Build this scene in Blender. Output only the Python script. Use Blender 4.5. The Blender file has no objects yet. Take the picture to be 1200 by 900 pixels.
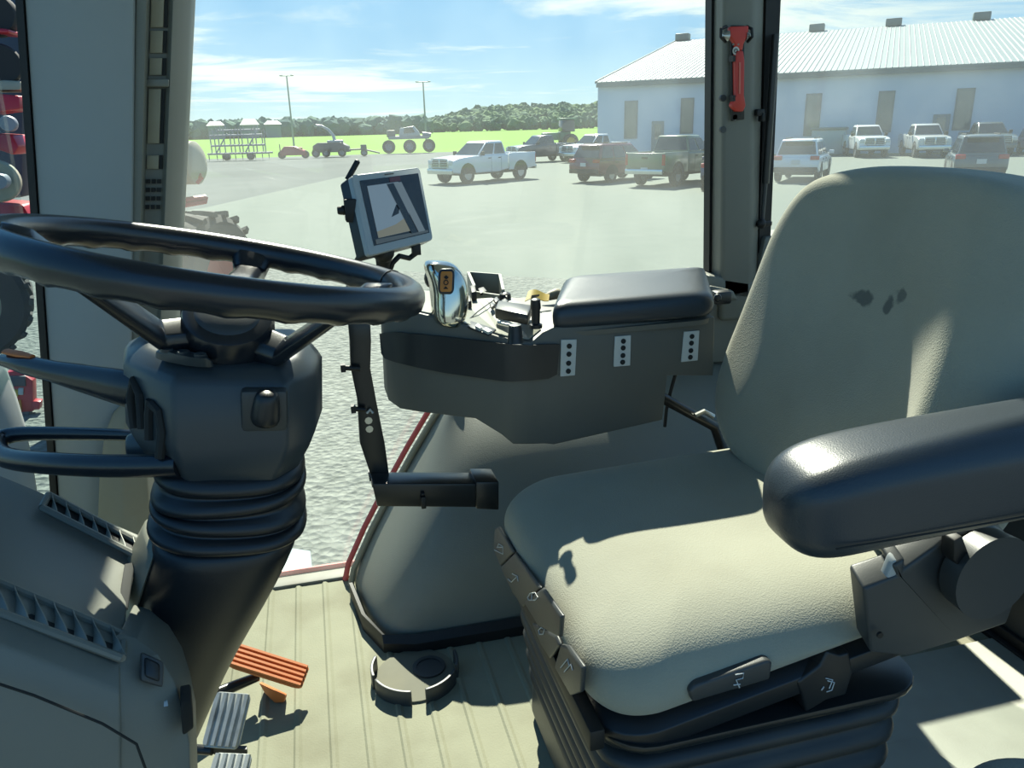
import bpy, bmesh, math, random
from mathutils import Vector, Matrix
random.seed(7)
SC = bpy.context.scene
COL = SC.collection
PI = math.pi
R = math.radians
# ------------------------------------------------------------------ camera
CAMH = 1.07            # eye height above the cab floor (cab floor is z = 0)
GZ = -1.43             # the yard, below the cab floor
FOC = 915.0            # focal length in pixels for a 1200 wide frame
PITCH, ROLL, YAW = R(18.15), R(1.5), R(14)
fw = Vector((math.sin(YAW)*math.cos(PITCH), math.cos(YAW)*math.cos(PITCH), -math.sin(PITCH)))
r0 = Vector((math.cos(YAW), -math.sin(YAW), 0))
u0 = r0.cross(fw)
rr = r0*math.cos(ROLL) - u0*math.sin(ROLL)
uu = u0*math.cos(ROLL) + r0*math.sin(ROLL)
cd = bpy.data.cameras.new('camera'); cam = bpy.data.objects.new('camera', cd); COL.objects.link(cam)
cam.matrix_world = Matrix(((rr.x, uu.x, -fw.x, 0), (rr.y, uu.y, -fw.y, 0), (rr.z, uu.z, -fw.z, CAMH), (0, 0, 0, 1)))
cd.sensor_width = 36; cd.lens = FOC/1200*36; cd.clip_start = .02; cd.clip_end = 3000
SC.camera = cam

def U(u, v, d=None, X=None, Y=None, Z=None):
    """a measured place in the cab: the sight line of a photo pixel met with a known plane"""
    r = rr*((u-600)/FOC) + uu*((450-v)/FOC) + fw
    if d is not None: k = d
    elif X is not None: k = X/r.x
    elif Y is not None: k = Y/r.y
    else: k = (Z-CAMH)/r.z
    return Vector((0, 0, CAMH)) + r*k
def camdir(deg):       # direction on the ground, 0 = to the right of the view, 90 = straight away
    return Vector((math.cos(R(deg)-YAW), math.sin(R(deg)-YAW), 0))

# ------------------------------------------------------------------ materials
def lin(c):
    return tuple((x/12.92 if x <= .04045 else ((x+.055)/1.055)**2.4) for x in c)
def rgb(r, g, b): return lin((r/255, g/255, b/255)) + (1,)
def N(nt, t, **kw):
    n = nt.nodes.new(t)
    for k, v in kw.items(): setattr(n, k, v)
    return n
def sc_(c, k): return tuple(x*k for x in c[:3]) + (1,)
def mat(name, col, rough=.55, metal=0, var=.12, scale=30, bump=0, bscale=300, spec=.5, coat=0, dirt=None, dirtamt=.0, alb=.62):
    if metal < .5: col = sc_(col, alb)
    if dirt: dirt = sc_(dirt, alb)
    m = bpy.data.materials.new(name); m.use_nodes = True
    nt = m.node_tree; b = nt.nodes['Principled BSDF']
    b.inputs['Roughness'].default_value = rough; b.inputs['Metallic'].default_value = metal
    b.inputs['Specular IOR Level'].default_value = spec
    if coat: b.inputs['Coat Weight'].default_value = coat; b.inputs['Coat Roughness'].default_value = .08
    tc = N(nt, 'ShaderNodeTexCoord')
    nz = N(nt, 'ShaderNodeTexNoise'); nz.inputs['Scale'].default_value = scale; nz.inputs['Detail'].default_value = 4
    nt.links.new(tc.outputs['Object'], nz.inputs['Vector'])
    mx = N(nt, 'ShaderNodeMix', data_type='RGBA')
    lo = tuple(c*(1-var) for c in col[:3]) + (1,); hi = tuple(min(1, c*(1+var)) for c in col[:3]) + (1,)
    mx.inputs[6].default_value = lo; mx.inputs[7].default_value = hi
    nt.links.new(nz.outputs['Fac'], mx.inputs[0])
    out = mx.outputs[2]
    if dirt:
        n2 = N(nt, 'ShaderNodeTexNoise'); n2.inputs['Scale'].default_value = scale*.35; n2.inputs['Detail'].default_value = 6
        nt.links.new(tc.outputs['Object'], n2.inputs['Vector'])
        rp = N(nt, 'ShaderNodeMapRange'); rp.inputs[1].default_value = .45; rp.inputs[2].default_value = .75; rp.inputs[4].default_value = dirtamt
        nt.links.new(n2.outputs['Fac'], rp.inputs[0])
        m2 = N(nt, 'ShaderNodeMix', data_type='RGBA'); m2.inputs[7].default_value = dirt
        nt.links.new(rp.outputs[0], m2.inputs[0]); nt.links.new(out, m2.inputs[6]); out = m2.outputs[2]
    nt.links.new(out, b.inputs['Base Color'])
    if bump:
        n3 = N(nt, 'ShaderNodeTexNoise'); n3.inputs['Scale'].default_value = bscale; n3.inputs['Detail'].default_value = 3
        nt.links.new(tc.outputs['Object'], n3.inputs['Vector'])
        bp = N(nt, 'ShaderNodeBump'); bp.inputs['Strength'].default_value = bump; bp.inputs['Distance'].default_value = .002
        nt.links.new(n3.outputs['Fac'], bp.inputs['Height']); nt.links.new(bp.outputs['Normal'], b.inputs['Normal'])
    return m
def glow(name, col, s=1.0, gloss=.1):
    m = mat(name, (col[0]*.05, col[1]*.05, col[2]*.05, 1), gloss)
    b = m.node_tree.nodes['Principled BSDF']
    b.inputs['Emission Color'].default_value = col; b.inputs['Emission Strength'].default_value = s
    return m
def pane_mat(name, tint, dust, gloss=1.0, dustcol=(.80, .84, .80, 1)):
    """thin window pane: clear, faintly reflecting, with a film of dust that scatters the sun"""
    m = bpy.data.materials.new(name); m.use_nodes = True; nt = m.node_tree; nt.nodes.clear()
    o = N(nt, 'ShaderNodeOutputMaterial'); t = N(nt, 'ShaderNodeBsdfTransparent'); t.inputs[0].default_value = tint
    g = N(nt, 'ShaderNodeBsdfGlossy'); g.inputs['Roughness'].default_value = .02
    lw = N(nt, 'ShaderNodeLayerWeight'); lw.inputs['Blend'].default_value = .5
    pw = N(nt, 'ShaderNodeMath', operation='POWER'); pw.inputs[1].default_value = 5; nt.links.new(lw.outputs['Facing'], pw.inputs[0])
    f = N(nt, 'ShaderNodeMath', operation='MULTIPLY_ADD'); f.inputs[1].default_value = .8; f.inputs[2].default_value = .03; nt.links.new(pw.outputs[0], f.inputs[0])
    d = N(nt, 'ShaderNodeBsdfTranslucent'); d.inputs[0].default_value = dustcol
    tc = N(nt, 'ShaderNodeTexCoord'); nz = N(nt, 'ShaderNodeTexNoise'); nz.inputs['Scale'].default_value = 6; nz.inputs['Detail'].default_value = 8
    nt.links.new(tc.outputs['Object'], nz.inputs['Vector'])
    mr = N(nt, 'ShaderNodeMapRange'); mr.inputs[1].default_value = .3; mr.inputs[2].default_value = .8
    mr.inputs[3].default_value = dust*.6; mr.inputs[4].default_value = dust*1.5
    nt.links.new(nz.outputs['Fac'], mr.inputs[0])
    m1 = N(nt, 'ShaderNodeMixShader'); nt.links.new(mr.outputs[0], m1.inputs[0]); nt.links.new(t.outputs[0], m1.inputs[1]); nt.links.new(d.outputs[0], m1.inputs[2])
    mu = N(nt, 'ShaderNodeMath', operation='MULTIPLY'); mu.inputs[1].default_value = gloss; nt.links.new(f.outputs[0], mu.inputs[0])
    m2 = N(nt, 'ShaderNodeMixShader'); nt.links.new(mu.outputs[0], m2.inputs[0]); nt.links.new(m1.outputs[0], m2.inputs[1]); nt.links.new(g.outputs[0], m2.inputs[2])
    nt.links.new(m2.outputs[0], o.inputs[0])
    return m
M = {}
M['grey_plastic'] = mat('grey plastic', rgb(134, 136, 126), .5, var=.06, scale=9, bump=.12, bscale=900)
M['pillar_grey'] = mat('pillar grey plastic', rgb(172, 182, 184), .6, var=.04, scale=5, bump=.1, bscale=900)
M['console_grey'] = mat('console grey plastic', rgb(112, 112, 104), .5, var=.06, scale=8, bump=.1, bscale=900, dirt=rgb(140, 138, 124), dirtamt=.25)
M['deck_grey'] = mat('control deck plastic', rgb(165, 166, 152), .4, var=.05, bump=.08, bscale=700)
M['dark_plastic'] = mat('dark plastic', rgb(68, 72, 73), .42, var=.1, scale=12, bump=.1, bscale=800)
M['darker_plastic'] = mat('black plastic', rgb(30, 35, 40), .38, var=.12, scale=14, bump=.08, bscale=800)
M['wheel_black'] = mat('wheel rubber', rgb(32, 38, 46), .24, var=.08, scale=20, bump=.08, bscale=1200, spec=.6)
M['head_grey'] = mat('column head plastic', rgb(60, 70, 76), .36, var=.06, scale=10, bump=.08, bscale=900)
M['pad_vinyl'] = mat('armrest vinyl', rgb(54, 64, 72), .34, var=.06, scale=10, bump=.15, bscale=600)
M['black'] = mat('black rubber', rgb(20, 22, 23), .55, var=.2, scale=20)
M['steel_black'] = mat('black painted steel', rgb(40, 42, 42), .3, var=.15, scale=25)
M['zinc'] = mat('zinc', rgb(190, 192, 188), .3, metal=.9)
M['chrome'] = mat('chrome', rgb(205, 205, 196), .12, metal=1, var=.05)
M['pedal_silver'] = mat('worn pedal metal', rgb(205, 210, 208), .45, metal=.4, var=.15, scale=60, dirt=rgb(80, 82, 76), dirtamt=.6)
M['orange'] = mat('orange rubber', rgb(226, 128, 62), .55, var=.07, scale=20)
M['orange_dark'] = mat('orange groove', rgb(120, 62, 28), .7)
M['red'] = mat('red plastic', rgb(226, 62, 44), .4, var=.05)
M['red_paint'] = mat('red paint', rgb(205, 34, 46), .35, var=.1, scale=3)
M['red_seal'] = mat('red seal edge', rgb(236, 104, 104), .6)
M['white_plate'] = mat('white plate', rgb(228, 232, 226), .45, var=.03)
M['white'] = mat('white marking', rgb(225, 230, 230), .6, var=.02)
M['amber'] = mat('amber button', rgb(240, 150, 40), .35, var=.06)
M['yellow'] = mat('yellow tag plastic', rgb(222, 190, 80), .5, var=.1)
M['hole'] = mat('dark hole', rgb(32, 36, 36), .8)
M['frit'] = mat('black window gasket', rgb(14, 18, 20), .5)
M['silver_bezel'] = mat('silver bezel', rgb(196, 202, 202), .38, var=.03)
M['beige'] = mat('beige trim', rgb(176, 170, 146), .6, var=.08)
M['mauve_panel'] = M['pillar_grey']
M['vent_dark'] = mat('vent recess', rgb(24, 27, 28), .7)
M['louver'] = mat('vent louver plastic', rgb(150, 154, 144), .5, var=.05)
M['sill_metal'] = mat('sill strip', rgb(150, 152, 142), .6, dirt=rgb(120, 112, 92), dirtamt=.6)
M['step_metal'] = mat('step metal', rgb(140, 156, 160), .35, metal=.5, var=.1, dirt=rgb(120, 110, 100), dirtamt=.4)
M['socket'] = mat('socket rubber', rgb(120, 120, 104), .8, dirt=rgb(140, 136, 110), dirtamt=.5)
M['pane'] = pane_mat('window pane', (.952, .972, .957, 1), .038)
M['pane_rear'] = pane_mat('dusty rear pane', (.948, .97, .955, 1), .075)
M['pane_clear'] = pane_mat('front pane', (.86, .92, .92, 1), .02, .3)

def fabric():
    m = mat('seat fabric', rgb(181, 181, 164), .9, var=.06, scale=14, spec=.15, dirt=rgb(150, 146, 126), dirtamt=.35)
    nt = m.node_tree; b = nt.nodes['Principled BSDF']
    b.inputs['Sheen Weight'].default_value = .15
    tc = N(nt, 'ShaderNodeTexCoord')
    w1 = N(nt, 'ShaderNodeTexVoronoi'); w1.inputs['Scale'].default_value = 420
    nt.links.new(tc.outputs['Object'], w1.inputs['Vector'])
    nz = N(nt, 'ShaderNodeTexNoise'); nz.inputs['Scale'].default_value = 700; nz.inputs['Detail'].default_value = 2
    nt.links.new(tc.outputs['Object'], nz.inputs['Vector'])
    ad = N(nt, 'ShaderNodeMath', operation='ADD'); nt.links.new(w1.outputs['Distance'], ad.inputs[0]); nt.links.new(nz.outputs['Fac'], ad.inputs[1])
    bp = N(nt, 'ShaderNodeBump'); bp.inputs['Strength'].default_value = .35; bp.inputs['Distance'].default_value = .0012
    nt.links.new(ad.outputs[0], bp.inputs['Height']); nt.links.new(bp.outputs['Normal'], b.inputs['Normal'])
    return m
M['fabric'] = fabric()
def stained(m0, spots):
    """the same cloth with small worn dark patches of their own shape"""
    m = m0.copy(); m.name = 'worn ' + m0.name; nt = m.node_tree; b = nt.nodes['Principled BSDF']
    lk = b.inputs['Base Color'].links[0]; out = lk.from_socket
    tc = N(nt, 'ShaderNodeTexCoord'); nz = N(nt, 'ShaderNodeTexNoise'); nz.inputs['Scale'].default_value = 60
    nt.links.new(tc.outputs['Object'], nz.inputs['Vector'])
    for (p, rad, amt) in spots:
        vd = N(nt, 'ShaderNodeVectorMath', operation='SUBTRACT'); vd.inputs[1].default_value = p
        nt.links.new(tc.outputs['Object'], vd.inputs[0])
        sc = N(nt, 'ShaderNodeVectorMath', operation='MULTIPLY'); sc.inputs[1].default_value = (1/.2, 1/rad[0], 1/rad[1]); nt.links.new(vd.outputs[0], sc.inputs[0])
        ln = N(nt, 'ShaderNodeVectorMath', operation='LENGTH'); nt.links.new(sc.outputs[0], ln.inputs[0])
        a = N(nt, 'ShaderNodeMath', operation='MULTIPLY_ADD'); a.inputs[1].default_value = 1.6; nt.links.new(nz.outputs['Fac'], a.inputs[0]); nt.links.new(ln.outputs['Value'], a.inputs[2])
        mr = N(nt, 'ShaderNodeMapRange'); mr.inputs[1].default_value = 1.55; mr.inputs[2].default_value = 1.95; mr.inputs[3].default_value = amt; mr.inputs[4].default_value = 0
        nt.links.new(a.outputs[0], mr.inputs[0])
        mx = N(nt, 'ShaderNodeMix', data_type='RGBA'); mx.inputs[7].default_value = rgb(72, 76, 74)
        nt.links.new(mr.outputs[0], mx.inputs[0]); nt.links.new(out, mx.inputs[6]); out = mx.outputs[2]
    nt.links.new(out, b.inputs['Base Color'])
    return m

# ------------------------------------------------------------------ mesh helpers
class MB:
    def __init__(s): s.bm = bmesh.new()
    def quad(s, *p):
        return s.bm.faces.new([s.bm.verts.new(Vector(q)) for q in p])
    def box(s, c, size, rot=None, taper=1):
        c = Vector(c); hx, hy, hz = [k/2 for k in size]; v = []
        for z, t in ((-hz, 1), (hz, taper)):
            for x, y in ((-hx, -hy), (hx, -hy), (hx, hy), (-hx, hy)):
                p = Vector((x*t, y*t, z))
                if rot: p = rot @ p
                v.append(s.bm.verts.new(c+p))
        for f in ((0, 3, 2, 1), (4, 5, 6, 7), (0, 1, 5, 4), (1, 2, 6, 5), (2, 3, 7, 6), (3, 0, 4, 7)):
            s.bm.faces.new([v[i] for i in f])
        return s
    def loft(s, rings, cap=True, closed=True):
        rs = [[s.bm.verts.new(Vector(p)) for p in r] for r in rings]
        n = len(rs[0])
        for a, b in zip(rs, rs[1:]):
            for i in range(n if closed else n-1):
                j = (i+1) % n
                s.bm.faces.new((a[i], a[j], b[j], b[i]))
        if cap and closed:
            s.bm.faces.new(list(reversed(rs[0]))); s.bm.faces.new(rs[-1])
        return s
    def grid(s, rows): return s.loft(rows, cap=False, closed=False)
    def tube(s, pts, r, n=10, closed=False, flat=1.0, upv=None):
        pts = [Vector(p) for p in pts]; m = len(pts)
        rad = r if isinstance(r, (list, tuple)) else [r]*m
        rings = []; prev = None
        for i, p in enumerate(pts):
            if closed: t = pts[(i+1) % m]-pts[i-1]
            else: t = pts[min(i+1, m-1)]-pts[max(i-1, 0)]
            t.normalize()
            if upv is not None: a = Vector(upv)
            elif prev is not None: a = prev
            else: a = Vector((0, 0, 1)) if abs(t.z) < .9 else Vector((1, 0, 0))
            e1 = (a - t*a.dot(t))
            e1.normalize(); e2 = t.cross(e1); prev = e1
            rings.append([p + (e1*math.cos(2*PI*k/n)*flat + e2*math.sin(2*PI*k/n))*rad[i] for k in range(n)])
        if closed: rings.append(rings[0]); 
        s.loft(rings, cap=not closed)
        if closed: bmesh.ops.remove_doubles(s.bm, verts=s.bm.verts, dist=1e-6)
        return s
    def cyl(s, a, b, r, n=20, r2=None): return s.tube([a, b], [r, r2 if r2 is not None else r], n)
    def lathe(s, prof, n=28, m=None, cap=True):
        """prof: (radius, z) pairs around z, moved by the matrix m"""
        rings = []
        for rad, z in prof:
            ring = [Vector((rad*math.cos(2*PI*k/n), rad*math.sin(2*PI*k/n), z)) for k in range(n)]
            rings.append([m @ p for p in ring] if m else ring)
        return s.loft(rings, cap=cap)
    def prism(s, poly, off):
        off = Vector(off); poly = [Vector(p) for p in poly]
        return s.loft([poly, [p+off for p in poly]])
    def ball(s, c, r, sc=(1, 1, 1), seg=16):
        m = Matrix.Translation(Vector(c)) @ Matrix.Diagonal((r*sc[0], r*sc[1], r*sc[2], 1))
        bmesh.ops.create_uvsphere(s.bm, u_segments=seg, v_segments=max(6, seg//2), radius=1, matrix=m); return s
    def obj(s, name, m, parent=None, bevel=0, sub=0, smooth=True, solid=0, seg=2, origin=None):
        bmesh.ops.recalc_face_normals(s.bm, faces=s.bm.faces)
        me = bpy.data.meshes.new(name)
        o0 = Vector(origin) if origin is not None else Vector((0, 0, 0))
        if origin is not None: bmesh.ops.translate(s.bm, verts=s.bm.verts, vec=-o0)
        s.bm.to_mesh(me); s.bm.free()
        me.materials.append(M[m] if isinstance(m, str) else m)
        o = bpy.data.objects.new(name, me); COL.objects.link(o)
        o.location = o0
        if parent is not None:
            o.parent = parent
            off = Vector((0, 0, 0)); q = parent
            while q is not None: off += q.location; top_ = q; q = q.parent
            if not top_.get('local'): o.location = o0 - off
        if solid:
            md = o.modifiers.new('thick', 'SOLIDIFY'); md.thickness = abs(solid); md.offset = -1 if solid > 0 else 1
        if bevel:
            md = o.modifiers.new('bevel', 'BEVEL'); md.width = bevel; md.segments = seg; md.limit_method = 'ANGLE'; md.angle_limit = R(32)
        if sub:
            md = o.modifiers.new('sub', 'SUBSURF'); md.levels = sub; md.render_levels = sub
        if smooth:
            for p in me.polygons: p.use_smooth = True
            if not sub:
                md = o.modifiers.new('split', 'EDGE_SPLIT'); md.split_angle = R(38)
        return o
def tag(o, label, cat, group=None):
    o['label'] = label; o['category'] = cat
    if group: o['group'] = group
    return o
def thing(name, label, cat, loc=(0, 0, 0), group=None, local=False):
    o = bpy.data.objects.new(name, None); COL.objects.link(o); o.location = loc
    o.empty_display_size = .05
    if local: o['local'] = 1
    return tag(o, label, cat, group)
def struct(o, label=None):
    o['kind'] = 'structure'
    if label: o['label'] = label
    return o
def stuff(o): o['kind'] = 'stuff'; return o
def rrect(cx, cy, hx, hy, r, z, n=6):
    """rounded rectangle ring"""
    out = []
    for (sx, sy, a0) in ((1, 1, 0), (-1, 1, 90), (-1, -1, 180), (1, -1, 270)):
        for k in range(n+1):
            a = R(a0+90*k/n)
            out.append(Vector((cx+sx*(hx-r)+r*math.cos(a), cy+sy*(hy-r)+r*math.sin(a), z)))
    return out

# ================================================================== THE CAB
# ---- floor: rubber mat with raised ribs running across the cab
def floor_mat():
    m = mat('floor rubber', rgb(162, 163, 140), .75, var=.1, scale=16, bump=.3, bscale=260, dirt=rgb(130, 127, 104), dirtamt=.7, spec=.2)
    return m
b = MB(); rows = []
xs = []
x = -.75
while x < 1.36:
    xs += [(x, 0), (x+.048, 0), (x+.052, .003), (x+.058, .003)]
    x += .064
for y in (-.12, .6, 1.2, 1.80): rows.append([(xx, y, zz) for xx, zz in xs])
b.grid(rows)
struct(b.obj('floor', floor_mat(), solid=.04, smooth=False), 'tan ribbed rubber floor of the cab')
# sill along the right window
b = MB(); p0 = U(270, 701, Y=1.79); b.box((.0, 1.80, .002), (1.0, .05, .012)); o = b.obj('trim_1', 'sill_metal', bevel=.005); struct(o)
b = MB(); b.box((.0, 1.828, .010), (1.1, .006, .016)); b.obj('seal', 'red_seal', o)
# ---- roof
b = MB(); b.box((.38, .86, 2.08), (2.06, 1.96, .09)); struct(b.obj('ceiling', 'pillar_grey', bevel=.02))

# ---- front right pillar: broad panel, seam, vent channel, outer edge, flared foot
def pil(v, f):         # one cross-section of the pillar at a height, as (u, Y) pairs
    return [U(u, v, Y=y) for u, y in f]
def ext(a, c, t): return [p+(q-p)*t for p, q in zip(a, c)]
top = [(28, 1.60), (157, 1.62)]; bot = [(66, 1.60), (152, 1.62)]
A0, A1 = pil(0, top), pil(560, bot)
up = [p+(p-q)*((2.045-p.z)/(p.z-q.z)) for p, q in zip(A0, A1)]
dn = [p+(q-p)*((p.z-.02)/(p.z-q.z)) for p, q in zip(A0, A1)]
b = MB(); ring = lambda e: [e[0], e[1], e[1]+Vector((0, .16, 0)), e[0]+Vector((0, .16, 0))]
b.loft([ring(dn), ring(A1), ring(A0), ring(up)])
pillar = b.obj('trim_2', 'pillar_grey', bevel=.006); struct(pillar, 'broad grey front corner pillar with vent slots')
b = MB(); ring2 = lambda e: [e[0]+Vector((-.012, -.004, 0)), e[0]+Vector((-.0005, -.004, 0)), e[0]+Vector((-.0005, .17, 0)), e[0]+Vector((-.012, .17, 0))]
b.loft([ring2(dn), ring2(A1), ring2(A0), ring2(up)]); b.obj('gasket', 'frit', pillar)
# outer half of the pillar with the channel of storage slots
f0 = [(159, 1.63), (172, 1.63), (176, 1.67), (199, 1.67), (203, 1.66), (223, 1.74)]
f1 = [(153.5, 1.63), (163, 1.63), (167, 1.67), (186, 1.67), (190, 1.66), (207, 1.74)]
B0, B1 = pil(0, f0), pil(335, f1)
upb = [p+(p-q)*((2.045-p.z)/(p.z-q.z)) for p, q in zip(B0, B1)]
dnb = [p+(q-p)*((p.z-.02)/(p.z-q.z)) for p, q in zip(B0, B1)]
back = lambda e: e + [Vector((e[-1].x, 1.82, e[-1].z)), Vector((e[0].x, 1.82, e[0].z))]
b = MB(); b.loft([back(dnb), back(B1), back(B0), back(upb)]); b.obj('pillar_cover', 'grey_plastic', pillar, bevel=.003)
def chan(v, k): # point in the channel
    a = U(176+(167-176)*v/335+k*(21-3*v/335), v, Y=1.664); return a
for (v0, v1) in ((-40, 32), (36, 62), (68, 88), (104, 168), (182, 198)):
    b = MB(); q = [chan(v0, .05), chan(v0, .78), chan(v1, .78), chan(v1, .05)]
    b.prism(q, (0, .004, 0)); o = b.obj('slot_cover', 'beige', pillar, bevel=.001)
    b = MB(); q = [chan(v0, .80), chan(v0, 1.0), chan(v1, 1.0), chan(v1, .80)]
    b.prism(q, (0, .005, 0)); b.obj('slot_shadow_gap', 'hole', pillar)
b = MB(); q = [chan(93, -.05), chan(93, 1.25), chan(102, 1.25), chan(102, -.05)]; b.prism(q, (0, -.012, 0)); b.obj('crossbar', 'grey_plastic', pillar, bevel=.002)
for i in range(4):
    for k in range(3):
        b = MB(); v = 210+i*10; q = [chan(v, .05+k*.34), chan(v, .3+k*.34), chan(v+5, .3+k*.34), chan(v+5, .05+k*.34)]
        b.prism(q, (0, -.002, 0)); b.obj('grille_slot', 'hole', pillar)
# flared beige foot of the pillar
b = MB(); rings = []
for v, ua, ub, ya, yd in ((468, 148, 166, 1.62, .05), (485, 132, 168, 1.60, .1), (510, 122, 170, 1.585, .12), (560, 116, 174, 1.575, .14), (610, 114, 178, 1.57, .14), (700, 112, 184, 1.565, .14)):
    a = U(ua, v, Y=ya); c = U(ub, v, Y=ya+.02); a2 = Vector((c.x, c.y, a.z))
    rings.append([a, (a+a2)/2+Vector((0, -.015, 0)), a2, a2+Vector((.0, yd, 0)), a+Vector((0, yd, 0))])
b.loft(rings); b.obj('pillar_foot', 'beige', pillar, bevel=.004)

# curved grey trim at the far left
b = MB(); rings = []
for v, u in ((405, -14), (440, 3), (470, 14), (510, 26), (550, 34), (600, 42), (680, 50)):
    p = U(u, v, d=1.38); c = p+Vector((-.16, .02, 0))
    rings.append([c+Vector((.16*math.cos(a), .10*math.sin(a), 0)) for a in [2*PI*k/16 for k in range(16)]])
b.loft(rings); struct(b.obj('trim_3', 'pillar_grey', bevel=.004))

# ---- rear right pillar
f0 = [(837, 1.77), (848, 1.70), (884, 1.70), (896, 1.74)]; f1 = [(834, 1.77), (845, 1.70), (882, 1.70), (888, 1.74)]
def two(f0, v0, f1, v1, zt, zb):
    P, Q = pil(v0, f0), pil(v1, f1)
    at = lambda z: [p+(q-p)*((p.z-z)/(p.z-q.z)) for p, q in zip(P, Q)]
    return at(zt), at(zb)
t_, b_ = two(f0, 0, f1, 320, 2.045, .60)
bk = lambda e: e+[Vector((e[-1].x-.005, 1.83, e[-1].z)), Vector((e[0].x+.005, 1.83, e[0].z))]
b = MB(); b.loft([bk(b_), bk(t_)]); pilb = b.obj('trim_4', 'grey_plastic', bevel=.012, seg=3); struct(pilb, 'grey rear pillar carrying the red emergency hammer')
for nm, fa, fb in (('gasket', [(834, 1.765), (837, 1.765)], [(831, 1.765), (834, 1.765)]), ('gasket', [(898, 1.735), (915, 1.735)], [(889, 1.735), (902, 1.735)])):
    t_, b_ = two(fa, 0, fb, 300, 2.045, .55)
    g = lambda e: [e[0], e[1], e[1]+Vector((0, .03, 0)), e[0]+Vector((0, .03, 0))]
    b = MB(); b.loft([g(b_), g(t_)]); b.obj(nm, 'frit', pilb)
b = MB(); q = [U(830, 322, Y=1.70), U(884, 330, Y=1.70), U(884, 352, Y=1.70), U(828, 348, Y=1.70)]; b.prism(q, (0, .13, 0)); b.obj('pillar_foot', 'grey_plastic', pilb, bevel=.008)
for v in (115, 152):
    b = MB(); p = U(847, v, Y=1.70); b.cyl(p+Vector((0, -.003, 0)), p+Vector((0, .004, 0)), .0075, 14); b.obj('plug', 'dark_plastic', pilb)
b = MB(); p = U(890, 132, Y=1.70); b.box(p, (.02, .015, .016)); b.box(p+Vector((.006, 0, -.01)), (.008, .02, .02)); b.obj('clip', 'black', pilb, bevel=.003)

# ---- window panes
b = MB(); b.box((.36, 1.815, 1.02), (1.30, .006, 2.02)); o = b.obj('window_1', 'pane', smooth=False); struct(o, 'right side window of the cab')
b = MB(); pl2 = [Vector((x, y, .48)) for x, y in ((1.075, 1.80), (1.362, 1.22), (1.362, -.10))]
b.grid([pl2, [p+Vector((0, 0, 1.55)) for p in pl2]]); struct(b.obj('window_2', 'pane_rear', solid=.005), 'curved rear window of the cab')
WS0 = U(20, 200, Y=1.60)
b = MB(); q0 = Vector((-.56, 1.70, .0)); q1 = Vector((-.48, 1.68, 2.03)); b.prism([q0, q1, q1+Vector((-.10, -1.7, 0)), q0+Vector((-.16, -1.7, 0))], (-.006, 0, 0))
struct(b.obj('window_3', 'pane_clear', smooth=False), 'front window of the cab')
# low rear wall under the rear window, and the lower wall beside the seat
b = MB(); b.box((1.375, .86, .24), (.05, 1.86, .50)); o = b.obj('wall_back', 'dark_plastic', bevel=.015); struct(o)
b = MB(); b.box((1.345, .86, .018), (.012, 1.8, .03)); b.box((1.335, .86, .006), (.02, 1.8, .012)); struct(b.obj('baseboard_back', 'black', bevel=.003))
# floor hatch behind the seat
hm = mat('hatch plastic', rgb(186, 190, 176), .6, var=.06, scale=20, bump=.15, bscale=300, dirt=rgb(140, 140, 126), dirtamt=.35)
b = MB(); q = [U(1072, 862, Z=.012), U(1190, 948, Z=.012), U(1060, 1010, Z=.012), U(930, 905, Z=.012)]
b.prism(q, (0, 0, -.0105)); hatch = b.obj('floor_hatch', hm, bevel=.004); tag(hatch, 'pale grey hatch plate in the floor behind the seat', 'hatch')
b = MB(); q = [U(1066, 858, Z=.004), U(1198, 952, Z=.004), U(1196, 962, Z=.004), U(1060, 864, Z=.004)]; b.prism(q, (0, 0, .002)); b.obj('hatch_gasket', 'black', hatch)
b = MB(); b.box((1.12, .55, .0045), (.44, 1.15, .004)); struct(b.obj('trim_5', hm, bevel=.001), 'pale grey floor plate behind the seat')

# ---- wheel arch cover
b = MB(); rows = []
for z, x0, yc in ((.0, .012, 1.45), (.045, .024, 1.445), (.13, .066, 1.45), (.21, .112, 1.47), (.29, .160, 1.51), (.37, .212, 1.57), (.43, .25, 1.645), (.475, .283, 1.725), (.495, .30, 1.80)):
    rows.append([Vector((x0, 1.80, z)), Vector((x0+.006, 1.70+.0*z, z)), Vector((x0+.02, (yc+1.70)/2, z)), Vector((x0+.055, yc+.02, z)), Vector((x0+.12, yc, z)), Vector((x0+.3, yc, z)), Vector((max(.8, x0+.4), yc, z)), Vector((1.33, yc, z))])
b.grid(rows)
am = mat('wheel arch plastic', rgb(140, 144, 134), .5, var=.06, scale=10, bump=.25, bscale=420, dirt=rgb(120, 120, 106), dirtamt=.3)
arch = b.obj('wheel_arch_cover', am, sub=2, solid=.02); tag(arch, 'grey moulded wheel arch cover under the right console', 'wheel arch cover')
b = MB(); rows = []
for z, g in ((-.0, .012), (.022, .014), (.034, .002)):
    rows.append([Vector((.012+x, y-g, z)) for x, y in ((.0, 1.70), (.02, 1.56), (.055, 1.47), (.12, 1.45), (.3, 1.447), (.8, 1.447), (1.2, 1.447))])
b.grid(rows); b.obj('kick_strip', 'black', arch, solid=.008)
b = MB(); pts = []
for z, x0 in ((.0, .006), (.045, .018), (.14, .066), (.24, .124), (.34, .186), (.42, .239), (.47, .28)): pts.append((x0-.010, 1.772, z))
b.tube(pts, .007, 8); b.obj('seal', 'red_seal', arch)
b = MB(); pts = [(x+.012, y-.030, z) for x, y, z in pts]; b.tube(pts, .008, 8); b.obj('edge_trim', 'beige', arch)

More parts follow.
